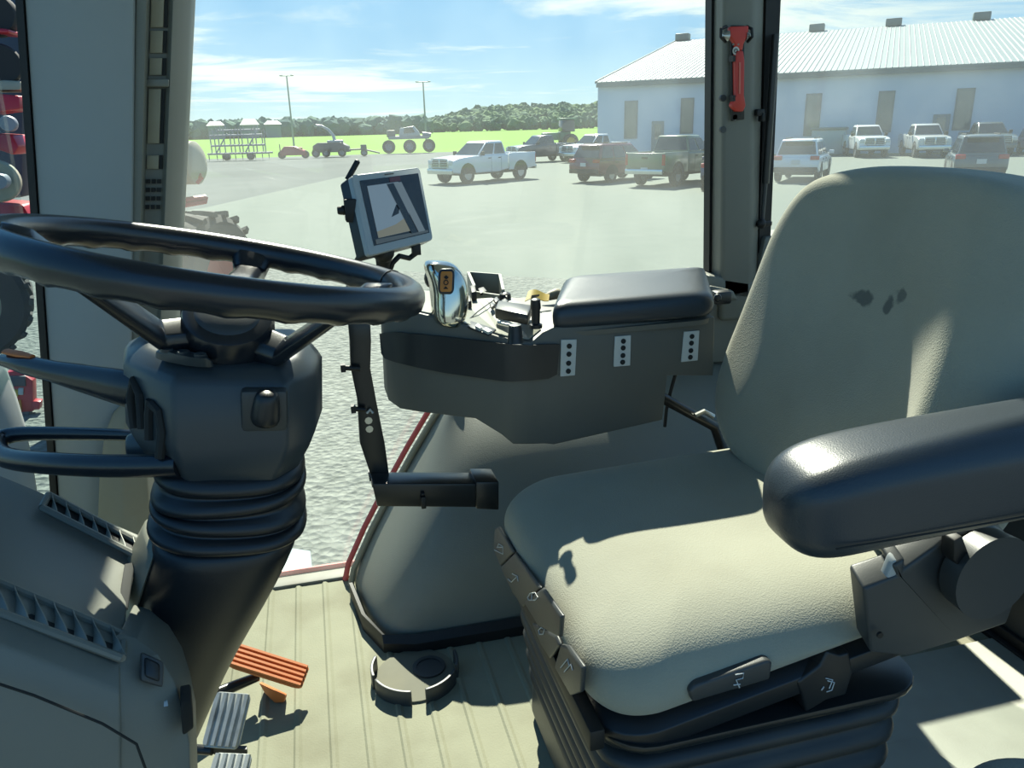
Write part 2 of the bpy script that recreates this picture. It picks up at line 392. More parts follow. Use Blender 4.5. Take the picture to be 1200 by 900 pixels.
# ---- cup ring moulded as a broken ring on the mat
ring_c = U(487, 792, Z=.0)
t = thing('floor_socket', 'broken dark ring standing on the floor mat beside the wheel arch cover', 'holder', ring_c)
def arc(a0, a1, r, h, w=.006):
    b = MB(); n = 10; o_ = []; i_ = []
    rings = []
    for k in range(n+1):
        a = R(a0+(a1-a0)*k/n); d = Vector((math.cos(a), math.sin(a), 0))
        rings.append([ring_c+d*r, ring_c+d*(r+w), ring_c+d*(r+w)+Vector((0, 0, h)), ring_c+d*r+Vector((0, 0, h))])
    b.loft(rings); return b
for a0, a1 in ((150, 192), (200, 258), (276, 330), (-22, 12)): arc(a0, a1, .084, .034).obj('ring_wall', 'dark_plastic', t, bevel=.001)
b = MB(); b.lathe([(.082, 0.0), (.082, .0045), (.076, .0050), (.0, .0050)], 36, Matrix.Translation(ring_c)); b.obj('socket_base', 'socket', t)
b = MB(); b.lathe([(.034, .005), (.034, .009), (.026, .009), (.026, .006)], 30, Matrix.Translation(ring_c+Vector((.03, .012, 0)))); b.obj('inner_ring', 'dark_plastic', t)

# ================================================================== STEERING COLUMN AND WHEEL
WC = Vector((-.094, .847, .944)); TL = R(13); SD = R(-3)
wn = Vector((math.sin(TL)*math.cos(SD), -math.sin(SD), math.cos(TL)*math.cos(SD))).normalized()
wx = Vector((math.cos(TL), 0, -math.sin(TL))); wx = (wx-wn*wx.dot(wn)).normalized(); wy = wn.cross(wx)
WR = .197
WM = Matrix(((wx.x, wy.x, wn.x, WC.x), (wx.y, wy.y, wn.y, WC.y), (wx.z, wy.z, wn.z, WC.z), (0, 0, 0, 1)))
def W(x, y, z): return WM @ Vector((x, y, z))
wheel = thing('steering_wheel', 'large black three-spoked steering wheel above the column', 'steering wheel', WC)
b = MB(); n = 160; rings = []
for i in range(n):
    a = 2*PI*i/n
    rm = Vector((math.cos(a), math.sin(a), 0)); sect = []
    for k in range(14):
        q = 2*PI*k/14; rx = .0150; rz = .0165
        wav = .0022*max(0, math.cos(a*26)) if (math.sin(q) < -.2) else 0
        p = rm*(WR+rx*math.cos(q)) + Vector((0, 0, rz*math.sin(q)-wav)); sect.append(W(*p))
    rings.append(sect)
rings.append(rings[0]); b.loft(rings, cap=False); bmesh.ops.remove_doubles(b.bm, verts=b.bm.verts, dist=1e-6)
rim = b.obj('rim', 'wheel_black', wheel)
for a in (20, 200):
    b = MB(); pts = [W((WR+.0153*math.cos(q))*math.cos(R(a)), (WR+.0153*math.cos(q))*math.sin(R(a)), .0168*math.sin(q)) for q in [2*PI*k/20 for k in range(20)]]
    b.tube(pts, .0008, 6, closed=True); b.obj('rim_seam', 'black', rim)
AX = Vector((-.10, .06, -.99)).normalized()
column = thing('steering_column', 'dark steering column with boot and levers rising from the front console', 'steering column', U(215, 830, d=.95))
ca = Vector((1, 0, 0)); ca = (ca-AX*ca.dot(AX)).normalized(); cb_ = AX.cross(ca)*-1
if cb_.y < 0: cb_ = -cb_
CPATH = [(.06, U(267, 366, d=.83)), (.098, U(268, 408, d=.87)), (.258, U(271, 540, d=.89)), (.36, U(268, 622, d=.90)), (.46, U(244, 690, d=.92)), (.58, U(213, 760, d=.95)), (.95, U(160, 930, d=1.02))]
def cpt(t):
    for (t0, p0), (t1, p1) in zip(CPATH, CPATH[1:]):
        if t <= t1 or t1 == CPATH[-1][0]: return p0+(p1-p0)*((t-t0)/(t1-t0))
def CX(x, y, t): return cpt(t) + ca*x + cb_*y
HC0 = cpt(.06); hax = (cpt(.098)-HC0).normalized(); hx_ = (ca-hax*ca.dot(hax)).normalized(); hy_ = hax.cross(hx_)
HUM = Matrix(((hx_.x, hy_.x, hax.x, HC0.x), (hx_.y, hy_.y, hax.y, HC0.y), (hx_.z, hy_.z, hax.z, HC0.z), (0, 0, 0, 1)))
b = MB(); b.lathe([(.0, .0), (.036, .0), (.045, .004), (.048, .012), (.050, .05), (.056, .088), (.0, .088)], 40, HUM); b.obj('hub', 'wheel_black', wheel)
b = MB(); b.lathe([(.0, -.003), (.030, -.003), (.034, .0), (.0, .002)], 32, HUM); b.obj('hub_cap', 'dark_plastic', wheel)
def spoke(a):
    a = R(a); rim_p = W(WR*math.cos(a), WR*math.sin(a), 0); out_ = (rim_p-HC0); out_ -= hax*out_.dot(hax); out_.normalize()
    h0 = HC0+hax*.028+out_*.036; h1 = HC0+hax*.024+out_*.065; sd = hax.cross(out_).normalized()
    h2 = rim_p-out_*.03+hax*.008; h3 = rim_p-out_*.008; rings = []
    for c, w, h in ((h0, .020, .018), (h1, .019, .016), (h1.lerp(h2, .4), .018, .014), (h1.lerp(h2, .8), .017, .0125), (h2, .019, .012), (h3, .025, .011)):
        rings.append([c+sd*w*cx-hax*h*cz for cx, cz in ((-1, -.5), (-.6, -1), (.6, -1), (1, -.5), (1, .5), (.6, 1), (-.6, 1), (-1, .5))])
    b = MB(); b.loft(rings); return b.obj('spoke', 'wheel_black', wheel, bevel=.002)
spoke(-150); spoke(-35); spoke(83)
# head: faceted housing
plan = [(-.050, -.070), (.062, -.074), (.092, -.035), (.102, .03), (.085, .10), (-.07, .10), (-.118, .06), (-.108, .0)]
b = MB(); rings = []
for tt, s, dx in ((.098, .80, .0), (.112, .955, 0), (.122, 1.0, 0), (.20, 1.0, 0), (.222, .93, .0), (.252, .80, .0), (.258, .75, .0)):
    rings.append([CX(x*s+dx, y*s, tt) for x, y in plan])
b.loft(rings); head = b.obj('column_head', 'head_grey', column, bevel=.009, seg=3)
HC0 = cpt(.06); HM = Matrix(((ca.x, cb_.x, AX.x, HC0.x), (ca.y, cb_.y, AX.y, HC0.y), (ca.z, cb_.z, AX.z, HC0.z), (0, 0, 0, 1)))
# hazard/button cluster on the head's lit edge
b = MB(); c = U(218, 436, d=.845); c = CX(-.05, -.072, .118) 
b = MB(); rings = []
for dz, s in ((0.0, 1), (-.006, .95), (-.009, .8)):
    rings.append([CX(-.040+.030*s*math.cos(q), -.050+.011*s*math.sin(q)-.5*(.03*math.cos(q)), .0965+dz) for q in [2*PI*k/24 for k in range(24)]])
b.loft(rings); bt = b.obj('button_cluster', 'head_grey', head)
for k in (-1, 0, 1):
    b = MB(); rings = []
    for dz, s in ((-.008, 1), (-.011, .8)):
        rings.append([CX(-.040+k*.017+.0075*s*math.cos(q), -.050-.5*k*.017+.007*s*math.sin(q), .0965+dz) for q in [2*PI*j/16 for j in range(16)]])
    b.loft(rings); b.obj('button', 'head_grey', bt)
# left-face slots (three curved dark openings)
pl, pf = Vector((-.108, .0)), Vector((-.050, -.070))
def LF(s, t): # s along left face 0 (rear) to 1 (front), t depth along column
    q = pl.lerp(pf, s); nrm = Vector((-.77, -.64)); return CX(q.x+nrm.x*.001, q.y+nrm.y*.001, t)
for pts in ([(.22, .20), (.16, .16), (.24, .135), (.36, .15), (.38, .195)], [(.52, .205), (.54, .17), (.58, .15)], [(.60, .155), (.74, .160), (.80, .185), (.72, .222)]):
    b = MB(); b.tube([LF(s, t) for s, t in pts], .0052, 8); b.obj('lever_slot', 'hole', head)
# stubby lever/knob on the near face
b = MB(); c = CX(.05, -.086, .155)
b.box(CX(.040, -.070, .150), (.047, .02, .047), Matrix((ca, -cb_, -AX)).transposed()); b.obj('switch_base', 'dark_plastic', head, bevel=.005)
b = MB(); k0 = CX(.040, -.080, .168); k1 = CX(.044, -.092, .116); b.tube([k0, k0.lerp(k1, .4), k0.lerp(k1, .8), k1], [.017, .0145, .0135, .009], 16); b.obj('tilt_switch', 'darker_plastic', head, sub=1)
# stalk levers
tip = U(2, 421, d=.93); root = CX(-.085, -.005, .158)
b = MB(); rings = []
dv = (root-tip).normalized(); sd = dv.cross(Vector((0, 0, 1))).normalized(); vv = sd.cross(dv)
for k, (h, w) in enumerate(((.007, .009), (.012, .012), (.013, .013), (.017, .014), (.021, .015), (.024, .015))):
    c = tip.lerp(root, k/5)
    rings.append([c+vv*h*math.sin(q)+sd*w*math.cos(q) for q in [2*PI*j/14 for j in range(14)]])
b.loft(rings); stalk = b.obj('stalk_lever', 'wheel_black', column, bevel=.003)
b = MB(); c0 = tip.lerp(root, .045)+vv*.0115; c1 = tip.lerp(root, .24)+vv*.0125
b.tube([c0, c0.lerp(c1, .5), c1], [.006, .007, .004], 10, flat=.5); b.obj('tip_mark', 'orange', stalk)
# loop handle
pts = [U(u, v, d=d) for u, v, d in ((205, 512, .90), (120, 509, .93), (40, 508, .95), (6, 512, .95), (-3, 524, .93), (10, 537, .90), (60, 543, .86), (130, 546, .84), (210, 545, .83))]
sm = []
for i in range(len(pts)-1):
    for k in range(4):
        t = k/4; p0 = pts[max(0, i-1)]; p1 = pts[i]; p2 = pts[i+1]; p3 = pts[min(len(pts)-1, i+2)]
        sm.append(.5*((2*p1)+(p2-p0)*t+(2*p0-5*p1+4*p2-p3)*t*t+(3*p1-p0-3*p2+p3)*t**3))
sm.append(pts[-1])
b = MB(); b.tube(sm, [.006+.006*min(1, i/20) for i in range(len(sm))], 14, flat=1.05, upv=(0, 0, 1)); loop = b.obj('loop_handle', 'wheel_black', column)
b = MB(); rings = []
for u, v, d, r in ((150, 528, .89, .018), (180, 525, .89, .026), (205, 522, .89, .034), (225, 520, .9, .036)):
    c = U(u, v, d=d); rings.append([c+Vector((0, .8*r*math.cos(q), r*math.sin(q))) for q in [2*PI*j/14 for j in range(14)]])
b.loft(rings); b.obj('handle_root', 'head_grey', loop, bevel=.004)
# boot and column cover
def cring(t, rx, ry, n=28, dx=0, p=2.6, tl=0):
    out = []
    for k in range(n):
        q = 2*PI*k/n; c, s = math.cos(q), math.sin(q)
        out.append(CX(dx+rx*math.copysign(abs(c)**(2/p), c), ry*math.copysign(abs(s)**(2/p), s)+.01, t+tl*c))
    return out
b = MB(); rings = [cring(.245, .072, .065)]
for k, (g, tl) in enumerate(((.0, .002), (.002, -.006), (.003, .007), (.005, .004))):
    t = .256+k*.026
    rings += [cring(t, .080+g, .072+g, tl=tl), cring(t+.011, .084+g, .076+g, tl=tl), cring(t+.019, .080+g, .072+g, tl=tl), cring(t+.0235, .073, .065, tl=tl)]
b.loft(rings); boot = b.obj('boot', 'darker_plastic', column, sub=1)
b = MB(); rings = [cring(.352, .074, .066), cring(.36, .080, .072), cring(.40, .080, .074), cring(.48, .074, .070), cring(.58, .066, .064), cring(.70, .058, .058), cring(.90, .054, .055)]
b.loft(rings); b.obj('column_cover', 'darker_plastic', column, sub=1)
fl = mat('column flank plastic', rgb(150, 150, 132), .5, var=.05)
b = MB(); rings = []
for t, x0, w in ((.37, -.083, .010), (.45, -.083, .02), (.55, -.078, .024), (.66, -.072, .024), (.8, -.066, .02)):
    rings.append([CX(x0-w, .03, t), CX(x0+.01, -.035, t), CX(x0+.02, .03, t), CX(x0-w, .06, t)])
b.loft(rings); b.obj('column_flank', fl, column, bevel=.006)
# ================================================================== FRONT CONSOLE
rowsP = [  # far edge -> near edge -> down the face : three places along the console
    [(-70, 527, 1.06), (40, 573, 1.00), (178, 632, .93)],
    [(-75, 540, 1.03), (38, 582, .975), (172, 645, .915)],
    [(-85, 555, .98), (33, 604, .93), (160, 663, .885)],
    [(-95, 600, .86), (15, 650, .83), (150, 712, .80)],
    [(-100, 640, .775), (0, 688, .755), (146, 746, .735)],
    [(-102, 648, .76), (-2, 696, .74), (145, 752, .722)],
    [(-105, 690, .70), (-5, 728, .69), (142, 782, .685)],
    [(-106, 715, .67), (-7, 752, .665), (142, 812, .668)],
    [(-106, 780, .645), (-7, 800, .65), (142, 850, .655)],
    [(-106, 960, .63), (-7, 970, .635), (142, 1000, .64)]]
b = MB(); rows = []
for r_ in rowsP: rows.append([U(u, v, Y=y) for u, v, y in r_])
b.grid(rows)
dash = thing('front_console', 'grey front console with two louvred air vents left of the column', 'console', (-.4, .8, 0))
cons = b.obj('console_shell', 'grey_plastic', dash, solid=.03, bevel=.006, seg=3)
# right-hand switch corner of the console
b = MB()
pr_ = [(140, 742), (160, 748), (186, 768), (204, 798), (214, 830), (222, 870), (226, 1000)]
front = [U(u, v, Y=y) for (u, v), y in zip(pr_, (.725, .722, .715, .705, .695, .685, .66))]
inner = [U(u, v, Y=y) for (u, v), y in zip(((136, 744), (136, 752), (136, 775), (136, 800), (136, 832), (136, 872), (136, 1000)), (.72, .715, .69, .675, .662, .655, .64))]
backv = [p+Vector((-.01, .10, -.03)) for p in front]
b.grid([inner, front, backv]); b.obj('switch_corner', 'grey_plastic', dash, solid=.012, bevel=.005, seg=3)
b = MB(); q = [U(163, 764, Y=.700), U(190, 776, Y=.702), U(189, 806, Y=.688), U(162, 798, Y=.686)]; b.prism(q, (.004, -.006, .004)); sw = b.obj('rocker_switch', 'dark_plastic', dash, bevel=.003)
b = MB(); q = [U(168, 770, Y=.693), U(186, 778, Y=.695), U(186, 800, Y=.683), U(168, 793, Y=.681)]; b.prism(q, (.003, -.004, .003)); b.obj('rocker', 'darker_plastic', sw, bevel=.003)
b = MB(); q = [U(192, 822, Y=.684), (U(196, 820, Y=.684)), U(197, 826, Y=.68), U(192, 827, Y=.68)]; b.prism(q, (.0006, -.003, .001)); b.obj('lamp_symbol', 'white', dash)
b = MB(); q = [U(211, 825, Y=.675), U(224, 822, Y=.69), U(227, 855, Y=.68), U(214, 865, Y=.665)]; b.prism(q, (-.004, .03, 0)); b.obj('side_socket', 'hole', dash, bevel=.003)
b = MB(); pts = [U(u, v, Y=y) for u, v, y in ((-30, 792, .6385), (40, 815, .6385), (120, 848, .6395), (160, 872, .64), (172, 905, .642))]; b.tube(pts, .0013, 6); b.obj('panel_seam', 'hole', dash)
# vents
def vent(c00, c01, c11, c10, n, tilt):
    """far-left, far-right, near-right, near-left corners"""
    c = [Vector(p) for p in (c00, c01, c11, c10)]
    nr = (c[1]-c[0]).cross(c[3]-c[0]).normalized()
    if nr.z < 0: nr = -nr
    up = nr*.004
    b = MB(); b.prism([p+nr*.0005 for p in c], nr*.0012); v = b.obj('air_vent', 'vent_dark', dash)
    b = MB(); pts = [p+nr*.004 for p in c]
    cc = sum(pts, Vector())/4
    inn = [p+(cc-p)*.001 for p in pts]
    for i in range(4):
        a, d = pts[i], pts[(i+1) % 4]
        b.tube([a, d], .0042, 8)
    b.obj('vent_frame', 'grey_plastic', v)
    for k in range(n):
        s0 = (k+.35)/n; s1 = (k+.95)/n
        a = c[0].lerp(c[1], s0); d = c[3].lerp(c[2], s0+tilt/n)
        e = (c[1]-c[0]).normalized()
        w = (c[1]-c[0]).length/n
        b = MB(); rings = []
        for q in range(7):
            f = q/6; mid = a.lerp(d, .04+.92*f); tw = math.sin(PI*(f-.5))
            lo, hi = mid+nr*.0015-e*w*(.06+.14*tw), mid+nr*.0080+e*w*(.06+.18*tw)
            rings.append([lo, lo+e*w*.08, hi+e*w*.05, hi-e*w*.03])
        b.loft(rings); b.obj('louver', 'louver', v)
    return v
vent(U(56, 583, Y=.968), U(166, 641, Y=.915), U(160, 655, Y=.89), U(48, 598, Y=.94), 7, .45)
vent(U(-40, 672, Y=.768), U(143, 748, Y=.733), U(140, 776, Y=.688), U(-46, 707, Y=.706), 8, .5)
b = MB(); q = [U(146, 662, Y=.872), U(158, 660, Y=.886), U(150, 715, Y=.80), U(136, 724, Y=.79)]; b.prism(q, (.001, -.002, .003)); b.obj('deck_slot', 'hole', dash, bevel=.002)

# ================================================================== PEDALS
def pedal_pad(name, label, c, ex, ey, lx, ly, th, ribs, m_pad, m_rib, group, taper=1.0):
    """ex across the ribs, ey along the ribs"""
    ex = ex.normalized(); nz = ex.cross(ey).normalized(); ey = nz.cross(ex).normalized()
    if nz.z < 0: nz = -nz
    t = thing(name, label, 'pedal', c, group)
    b = MB(); ring = lambda s, h: [c+ex*lx*s*p.x+ey*ly*s*p.y+nz*h for p in [Vector((q.x, q.y)) for q in rrect(0, 0, .5, .5, .12, 0, 4)]]
    b.loft([ring(.92, 0), ring(1, th*.3), ring(1, th), ]); pad = b.obj('pad', m_pad, t, bevel=.001)
    for k in range(ribs):
        x = -lx/2+lx*(k+.5)/ribs
        b = MB(); cc = c+ex*x+nz*th
        hw = lx/ribs*.34
        b.loft([[cc-ex*hw-ey*ly*.48, cc+ex*hw-ey*ly*.48, cc+ex*hw+ey*ly*.48, cc-ex*hw+ey*ly*.48], [cc-ex*hw*.7-ey*ly*.47+nz*.005, cc+ex*hw*.7-ey*ly*.47+nz*.005, cc+ex*hw*.7+ey*ly*.47+nz*.005, cc-ex*hw*.7+ey*ly*.47+nz*.005]])
        b.obj('rib', m_rib, pad)
    return t, nz
# accelerator: orange ribbed pad
c = U(319, 782, d=1.53)
pa, pb_, pc, pd = U(291, 743, d=1.575), U(354, 798, d=1.535), U(336, 825, d=1.49), U(279, 768, d=1.53)
c = (pa+pb_+pc+pd)/4
acc, nz = pedal_pad('accelerator_pedal', 'orange ribbed accelerator pedal on the cab floor', c, (pd-pa), (pb_-pa), (pd-pa).length, (pb_-pa).length, .008, 5, 'orange', 'orange', 'foot pedals')
b = MB(); h = [U(303, 800, d=1.535), U(335, 815, d=1.52), U(333, 823, d=1.53), U(322, 824, d=1.54), U(310, 812, d=1.55)]; b.prism(h, (0, .03, -.02)); b.obj('pedal_bracket', 'orange', acc, bevel=.003)
b = MB(); b.tube([U(302, 793, d=1.54), U(270, 806, d=1.50), U(228, 822, d=1.45)], [.009, .011, .011], 12); b.obj('pedal_arm', 'steel_black', acc)
for i, (q4, d0, lab) in enumerate(((((247, 812), (288, 815), (289, 878), (244, 876)), 1.33, 'ribbed silver brake pedal nearer the orange pedal'), (((246, 884), (290, 886), (292, 945), (242, 943)), 1.22, 'ribbed silver brake pedal at the bottom edge beside the console'))):
    dd = (d0+.03, d0+.03, d0-.02, d0-.02)
    P4 = [U(u, v, d=d) for (u, v), d in zip(q4, dd)]; c = sum(P4, Vector())/4
    pt, nz = pedal_pad('brake_pedal', lab, c, P4[1]-P4[0], P4[3]-P4[0], (P4[1]-P4[0]).length, (P4[3]-P4[0]).length, .008, 5, 'pedal_silver', 'pedal_silver', None)
    b = MB(); e = P4[3].lerp(P4[0], .1); b.tube([P4[3].lerp(P4[2], .1)+Vector((0, 0, -.006)), e+Vector((-.04, .01, -.012)), e+Vector((-.10, .03, -.03)), Vector((e.x-.12, e.y+.04, .004))], .008, 10); b.obj('pedal_arm', 'steel_black', pt)
    b = MB(); q0 = P4[3]; q1 = P4[2]; dn_ = Vector((0, 0, -.022)); b.prism([q0, q1, q1+dn_*.5, q1.lerp(q0, .5)+dn_, q0+dn_*.5], (0, .008, .0)); b.obj('pedal_lip', 'darker_plastic', pt)
for k in (0,):
    pass
acc.pop('group', None) if 'group' in acc else None
# ================================================================== RIGHT CONSOLE (armrest with controls)
con = thing('armrest_console', 'grey control console with padded lid on the far side of the seat', 'console', (.4, 1.35, .55))
NE = [  # near edge rear -> front: (u, v) of top and bottom, Y
    ((838, 371), (838, 440), 1.24), ((784, 376), (783, 440), 1.238), ((779, 376), (779, 492), 1.237), ((648, 384), (700, 515), 1.226), ((636, 390), (640, 520), 1.225), ((622, 402), (622, 521), 1.223),
    ((600, 399), (600, 521), 1.22), ((588, 396), (585, 510), 1.228), ((555, 385), (556, 491), 1.25), ((520, 374), (520, 487), 1.275), ((490, 367), (486, 484), 1.30), ((465, 368), (465, 480), 1.33), ((449, 373), (454, 470), 1.36), ((446, 378), (448, 455), 1.385)]
top = [U(*a, Y=y) for a, c, y in NE]; bt_ = []
for (a, c, y), tp in zip(NE, top):
    q = U(*c, Y=y); bt_.append(Vector((tp.x*.5+q.x*.5 if abs(tp.x-q.x) < .03 else tp.x, y, q.z)))
far = []
for tp, (a, c, y) in zip(top, NE):
    far.append(Vector((max(tp.x*.92+.04, .112), 1.50 if tp.x > .16 else 1.45, max(tp.z, .748) if tp.x < .37 else .745)))
b = MB()
fb_ = [Vector((p.x, p.y, q.z if p.x > .2 else min(p.z-.03, q.z+.06))) for p, q in zip(far, bt_)]
b.grid([bt_, top, far, fb_, bt_])
b.bm.faces.new([b.bm.verts.new(p) for p in (top[0], far[0], Vector((far[0].x, far[0].y, bt_[0].z)), bt_[0])])
b.bm.faces.new([b.bm.verts.new(p) for p in (top[-1], far[-1], fb_[-1], bt_[-1])])
bmesh.ops.remove_doubles(b.bm, verts=b.bm.verts, dist=1e-5)
b.obj('console_body', 'console_grey', con, bevel=.006, seg=3)
# deck plate on the console
nr = [p.lerp(f, .05)+Vector((0, 0, .003)) for p, f in zip(top[4:11], far[4:11])]; fr = [p.lerp(f, .97)+Vector((0, 0, .003)) for p, f in zip(top[4:11], far[4:11])]
b = MB(); b.grid([nr, fr]); deck = b.obj('control_deck', 'deck_grey', con, solid=.002, smooth=False)
def yf(u):             # Y of the near face at a photo column
    for (a, c, y), (a2, c2, y2) in zip(NE, NE[1:]):
        if a2[0] <= u <= a[0]: return y+(y2-y)*(a[0]-u)/(a[0]-a2[0])
    return NE[-1][2]
bandm = mat('console band', rgb(36, 42, 46), .4, var=.12, scale=30, dirt=rgb(70, 74, 74), dirtamt=.3)
tops = [(447, 391), (452, 390), (465, 389), (490, 391), (520, 394), (555, 398), (590, 402), (600, 403), (622, 404), (640, 403), (655, 403)]
bots = [(449, 414), (453, 420), (465, 424), (490, 430), (520, 436), (555, 441), (590, 446), (600, 446.5), (622, 445), (642, 443), (652, 438)]
b = MB(); b.grid([[U(u, v, Y=yf(u)-.0035) for u, v in tops], [U(u, v, Y=yf(u)-.0035) for u, v in bots]])
b.obj('console_band', bandm, con, solid=.004)
# padded lid
def skew(z, ins, r=.03):
    out = []
    for p in rrect(0, 0, 1, 1, .18, 0, 6):
        y = 1.225+.098+(.098-ins)*p.y; x = .375+.152+(.150-ins)*p.x+(.085)*(p.y+1)*.5
        out.append(Vector((x, y, z+.006*p.y)))
    return out
b = MB(); b.loft([skew(.744, .012), skew(.750, .002), skew(.760, -.002), skew(.776, -.002), skew(.788, .004), skew(.794, .014), skew(.795, .04)])
b.obj('padded_lid', 'pad_vinyl', con, sub=1)
b = MB(); q = skew(.742, .0); b.loft([skew(.734, .004), skew(.743, .003)]); b.obj('lid_frame', 'console_grey', con)
# control lever (metallic grip with an amber key)
b = MB(); rings = []
for v, ua, ub, y, th in ((386, 524, 541, 1.255, .045), (378, 514, 549, 1.255, .06), (362, 513, 553, 1.258, .065), (345, 513, 554, 1.262, .065), (330, 509, 551, 1.266, .065), (318, 504, 545, 1.272, .06), (310, 504, 536, 1.28, .05), (306, 508, 527, 1.29, .03)):
    a = U(ua, v, Y=y); c = U(ub, v, Y=y+.012); m_ = (a+c)/2; ax_ = (c-a)/2; dp = Vector((.1, th/2, 0))
    dp = Vector((-ax_.y, ax_.x, 0)).normalized()*th*.5
    cc = m_+dp*.8
    rings.append([cc+ax_*math.copysign(abs(math.cos(q))**.75, math.cos(q))+dp*math.copysign(abs(math.sin(q))**.75, math.sin(q)) for q in [2*PI*k/20 for k in range(20)]])
b.loft(rings); lever = b.obj('control_lever', 'chrome', con, sub=1)
def face(u, v, y=1.258, off=0): return U(u, v, Y=y+off)
def rquad(q, rr_=.25, n=4):
    P = [Vector(p) for p in q]; out = []
    for p in rrect(.5, .5, .5, .5, rr_, 0, n):
        out.append(P[0].lerp(P[1], p.x).lerp(P[3].lerp(P[2], p.x), p.y))
    return out
nrm_l = Vector((-.14, -.99, .1)).normalized()
q = [face(514, 315, 1.262), face(533, 315, 1.260), face(532, 345, 1.252), face(513, 345, 1.253)]
b = MB(); b.prism(rquad(q), nrm_l*-.02); kp = b.obj('key_frame', 'darker_plastic', lever, bevel=.001)
q = [face(516.5, 318, 1.259), face(530.5, 318, 1.257), face(529.5, 342, 1.249), face(515.5, 342, 1.250)]
b = MB(); b.prism(rquad(q, .15), nrm_l*-.01); key = b.obj('amber_key', 'amber', kp, bevel=.0008)
def sy(u, v): return U(u, v, Y=1.2565-(v-318)*.00036-.0015)
b = MB()
b.prism([sy(523, 322.5), sy(526, 325), sy(523, 327.5), sy(520, 325)], (0, .001, 0))
b.tube([sy(522.6+2.6*math.cos(q), 331+2.6*math.sin(q)) for q in [2*PI*k/14 for k in range(14)]], .0008, 6, closed=True)
b.prism([sy(522.4, 335.5), sy(525.5, 338.6), sy(519.5, 338.6)], (0, .001, 0))
b.obj('key_symbol', 'hole', key, smooth=False)
b = MB(); b.ball(U(509, 326, Y=1.33), .018, (1, 1, 1.1)); b.cyl(U(509, 326, Y=1.33), U(512, 362, Y=1.33), .010); b.obj('thumb_lever', 'darker_plastic', con)
# small controls
def dz(u, v, h=0):     # a point on the deck
    r = U(u, v, Z=.752+h); return r
def switch(name, uv, m_, h=.012, parent=None, bev=.002, lift=0):
    b = MB(); b.prism([dz(u, v, lift) for u, v in uv], (0, 0, h)); return b.obj(name, m_, parent or con, bevel=bev)
bx = thing
tr = [dz(549, 327), dz(586, 330), dz(590, 349), dz(556, 344)]
b = MB()
for i in range(4):
    a, c = tr[i], tr[(i+1) % 4]; d = (c-a).normalized(); s = Vector((-d.y, d.x, 0))*.003
    dn_ = Vector((0, 0, -.045)); b.prism([a-s+dn_, c-s+dn_, c+s+dn_, a+s+dn_], (0, 0, .062 if i != 2 else .050))
b.prism([p+Vector((0, 0, -.045)) for p in tr], (0, 0, .006))
b.obj('open_tray', 'deck_grey', con)
switch('toggle_switch', [(551, 345), (557, 344), (559, 352), (553, 353)], 'black', .018)
switch('toggle_switch', [(560, 341), (567, 339), (571, 344), (563, 347)], 'black', .006)
switch('toggle_switch', [(547, 355), (551, 354), (553, 361), (548, 362)], 'black', .014)
for uv in ([(587, 347), (592, 344), (597, 347), (594, 352)], [(578, 354), (582, 351), (586, 355), (581, 358)], [(574, 360), (577, 357), (581, 361), (576, 364)], [(587, 356), (592, 353), (596, 356), (592, 360)]):
    switch('rocker_switch', uv, 'darker_plastic', .007)
b = MB(); p = dz(592, 349); b.lathe([(.0, 0), (.012, 0), (.011, .008), (.005, .012), (0, .012)], 18, Matrix.Translation(p)); b.obj('dial', 'darker_plastic', con)
q = [dz(580, 374), dz(619, 382), dz(624, 370), dz(584, 364)]
b = MB(); b.prism(q, (0, 0, .020)); hl = b.obj('position_lever', 'darker_plastic', con, bevel=.004)
b = MB(); b.tube([dz(586, 379, .004), dz(601, 382, .004)], .0028, 10); b.ball(dz(585, 378, .006), .004); b.obj('lever_pin', 'zinc', hl)
p = dz(628, 384); b = MB(); b.lathe([(.011, 0), (.011, .006), (.007, .008), (.0075, .03), (.009, .034), (.008, .048), (.004, .05)], 18, Matrix.Translation(p)); b.obj('rotary_knob', 'darker_plastic', con)
p = dz(604, 401); b = MB(); b.lathe([(.0135, 0), (.012, .004), (.0105, .024), (.0095, .028), (.004, .029)], 20, Matrix.Translation(p)); b.obj('rotary_knob', 'darker_plastic', con)
sl = switch('slot_tray', [(546, 384), (552, 378), (582, 388), (573, 395)], 'darker_plastic', .004)
b = MB(); b.prism([dz(557, 385, .004), dz(560, 382, .004), (dz(566, 387, .004)), dz(562, 388, .004)], (0, 0, .005)); b.prism([dz(565, 388, .004), dz(570, 386, .004), dz(577, 390, .004), dz(572, 392, .004)], (0, 0, .004)); b.obj('slider', 'white_plate', sl)
b = MB(); b.tube([dz(541, 382, .002), dz(560, 365, .002), dz(585, 347, .002)], .0012, 6); b.obj('deck_groove', 'dark_plastic', deck)
b = MB(); b.tube([U(633, 352, Y=1.42), U(645, 346, Y=1.42), U(658, 343, Y=1.43)], [.004, .010, .013], 12); b.obj('cap', 'beige', con, sub=1)
# yellow tag clipped on the console
b = MB(); rows = []
for k in range(7):
    s = k/6; wv = .004*math.sin(s*5)
    rows.append([U(615+28*s, 353-3*s, Y=1.37)+Vector((0, 0, wv)), U(619+25*s, 341+1.5*s, Y=1.39)+Vector((0, .0, wv))])
b.grid(rows); yt = b.obj('tag', 'yellow', solid=.0015); tag(yt, 'small yellow tag standing on the control deck beside the padded lid', 'tag')
b = MB(); b.prism([U(622, 349, Y=1.372), U(631, 347.5, Y=1.374), U(632, 345, Y=1.378), U(623, 346, Y=1.376)], (0, -.0035, .001)); b.obj('print', 'hole', yt)
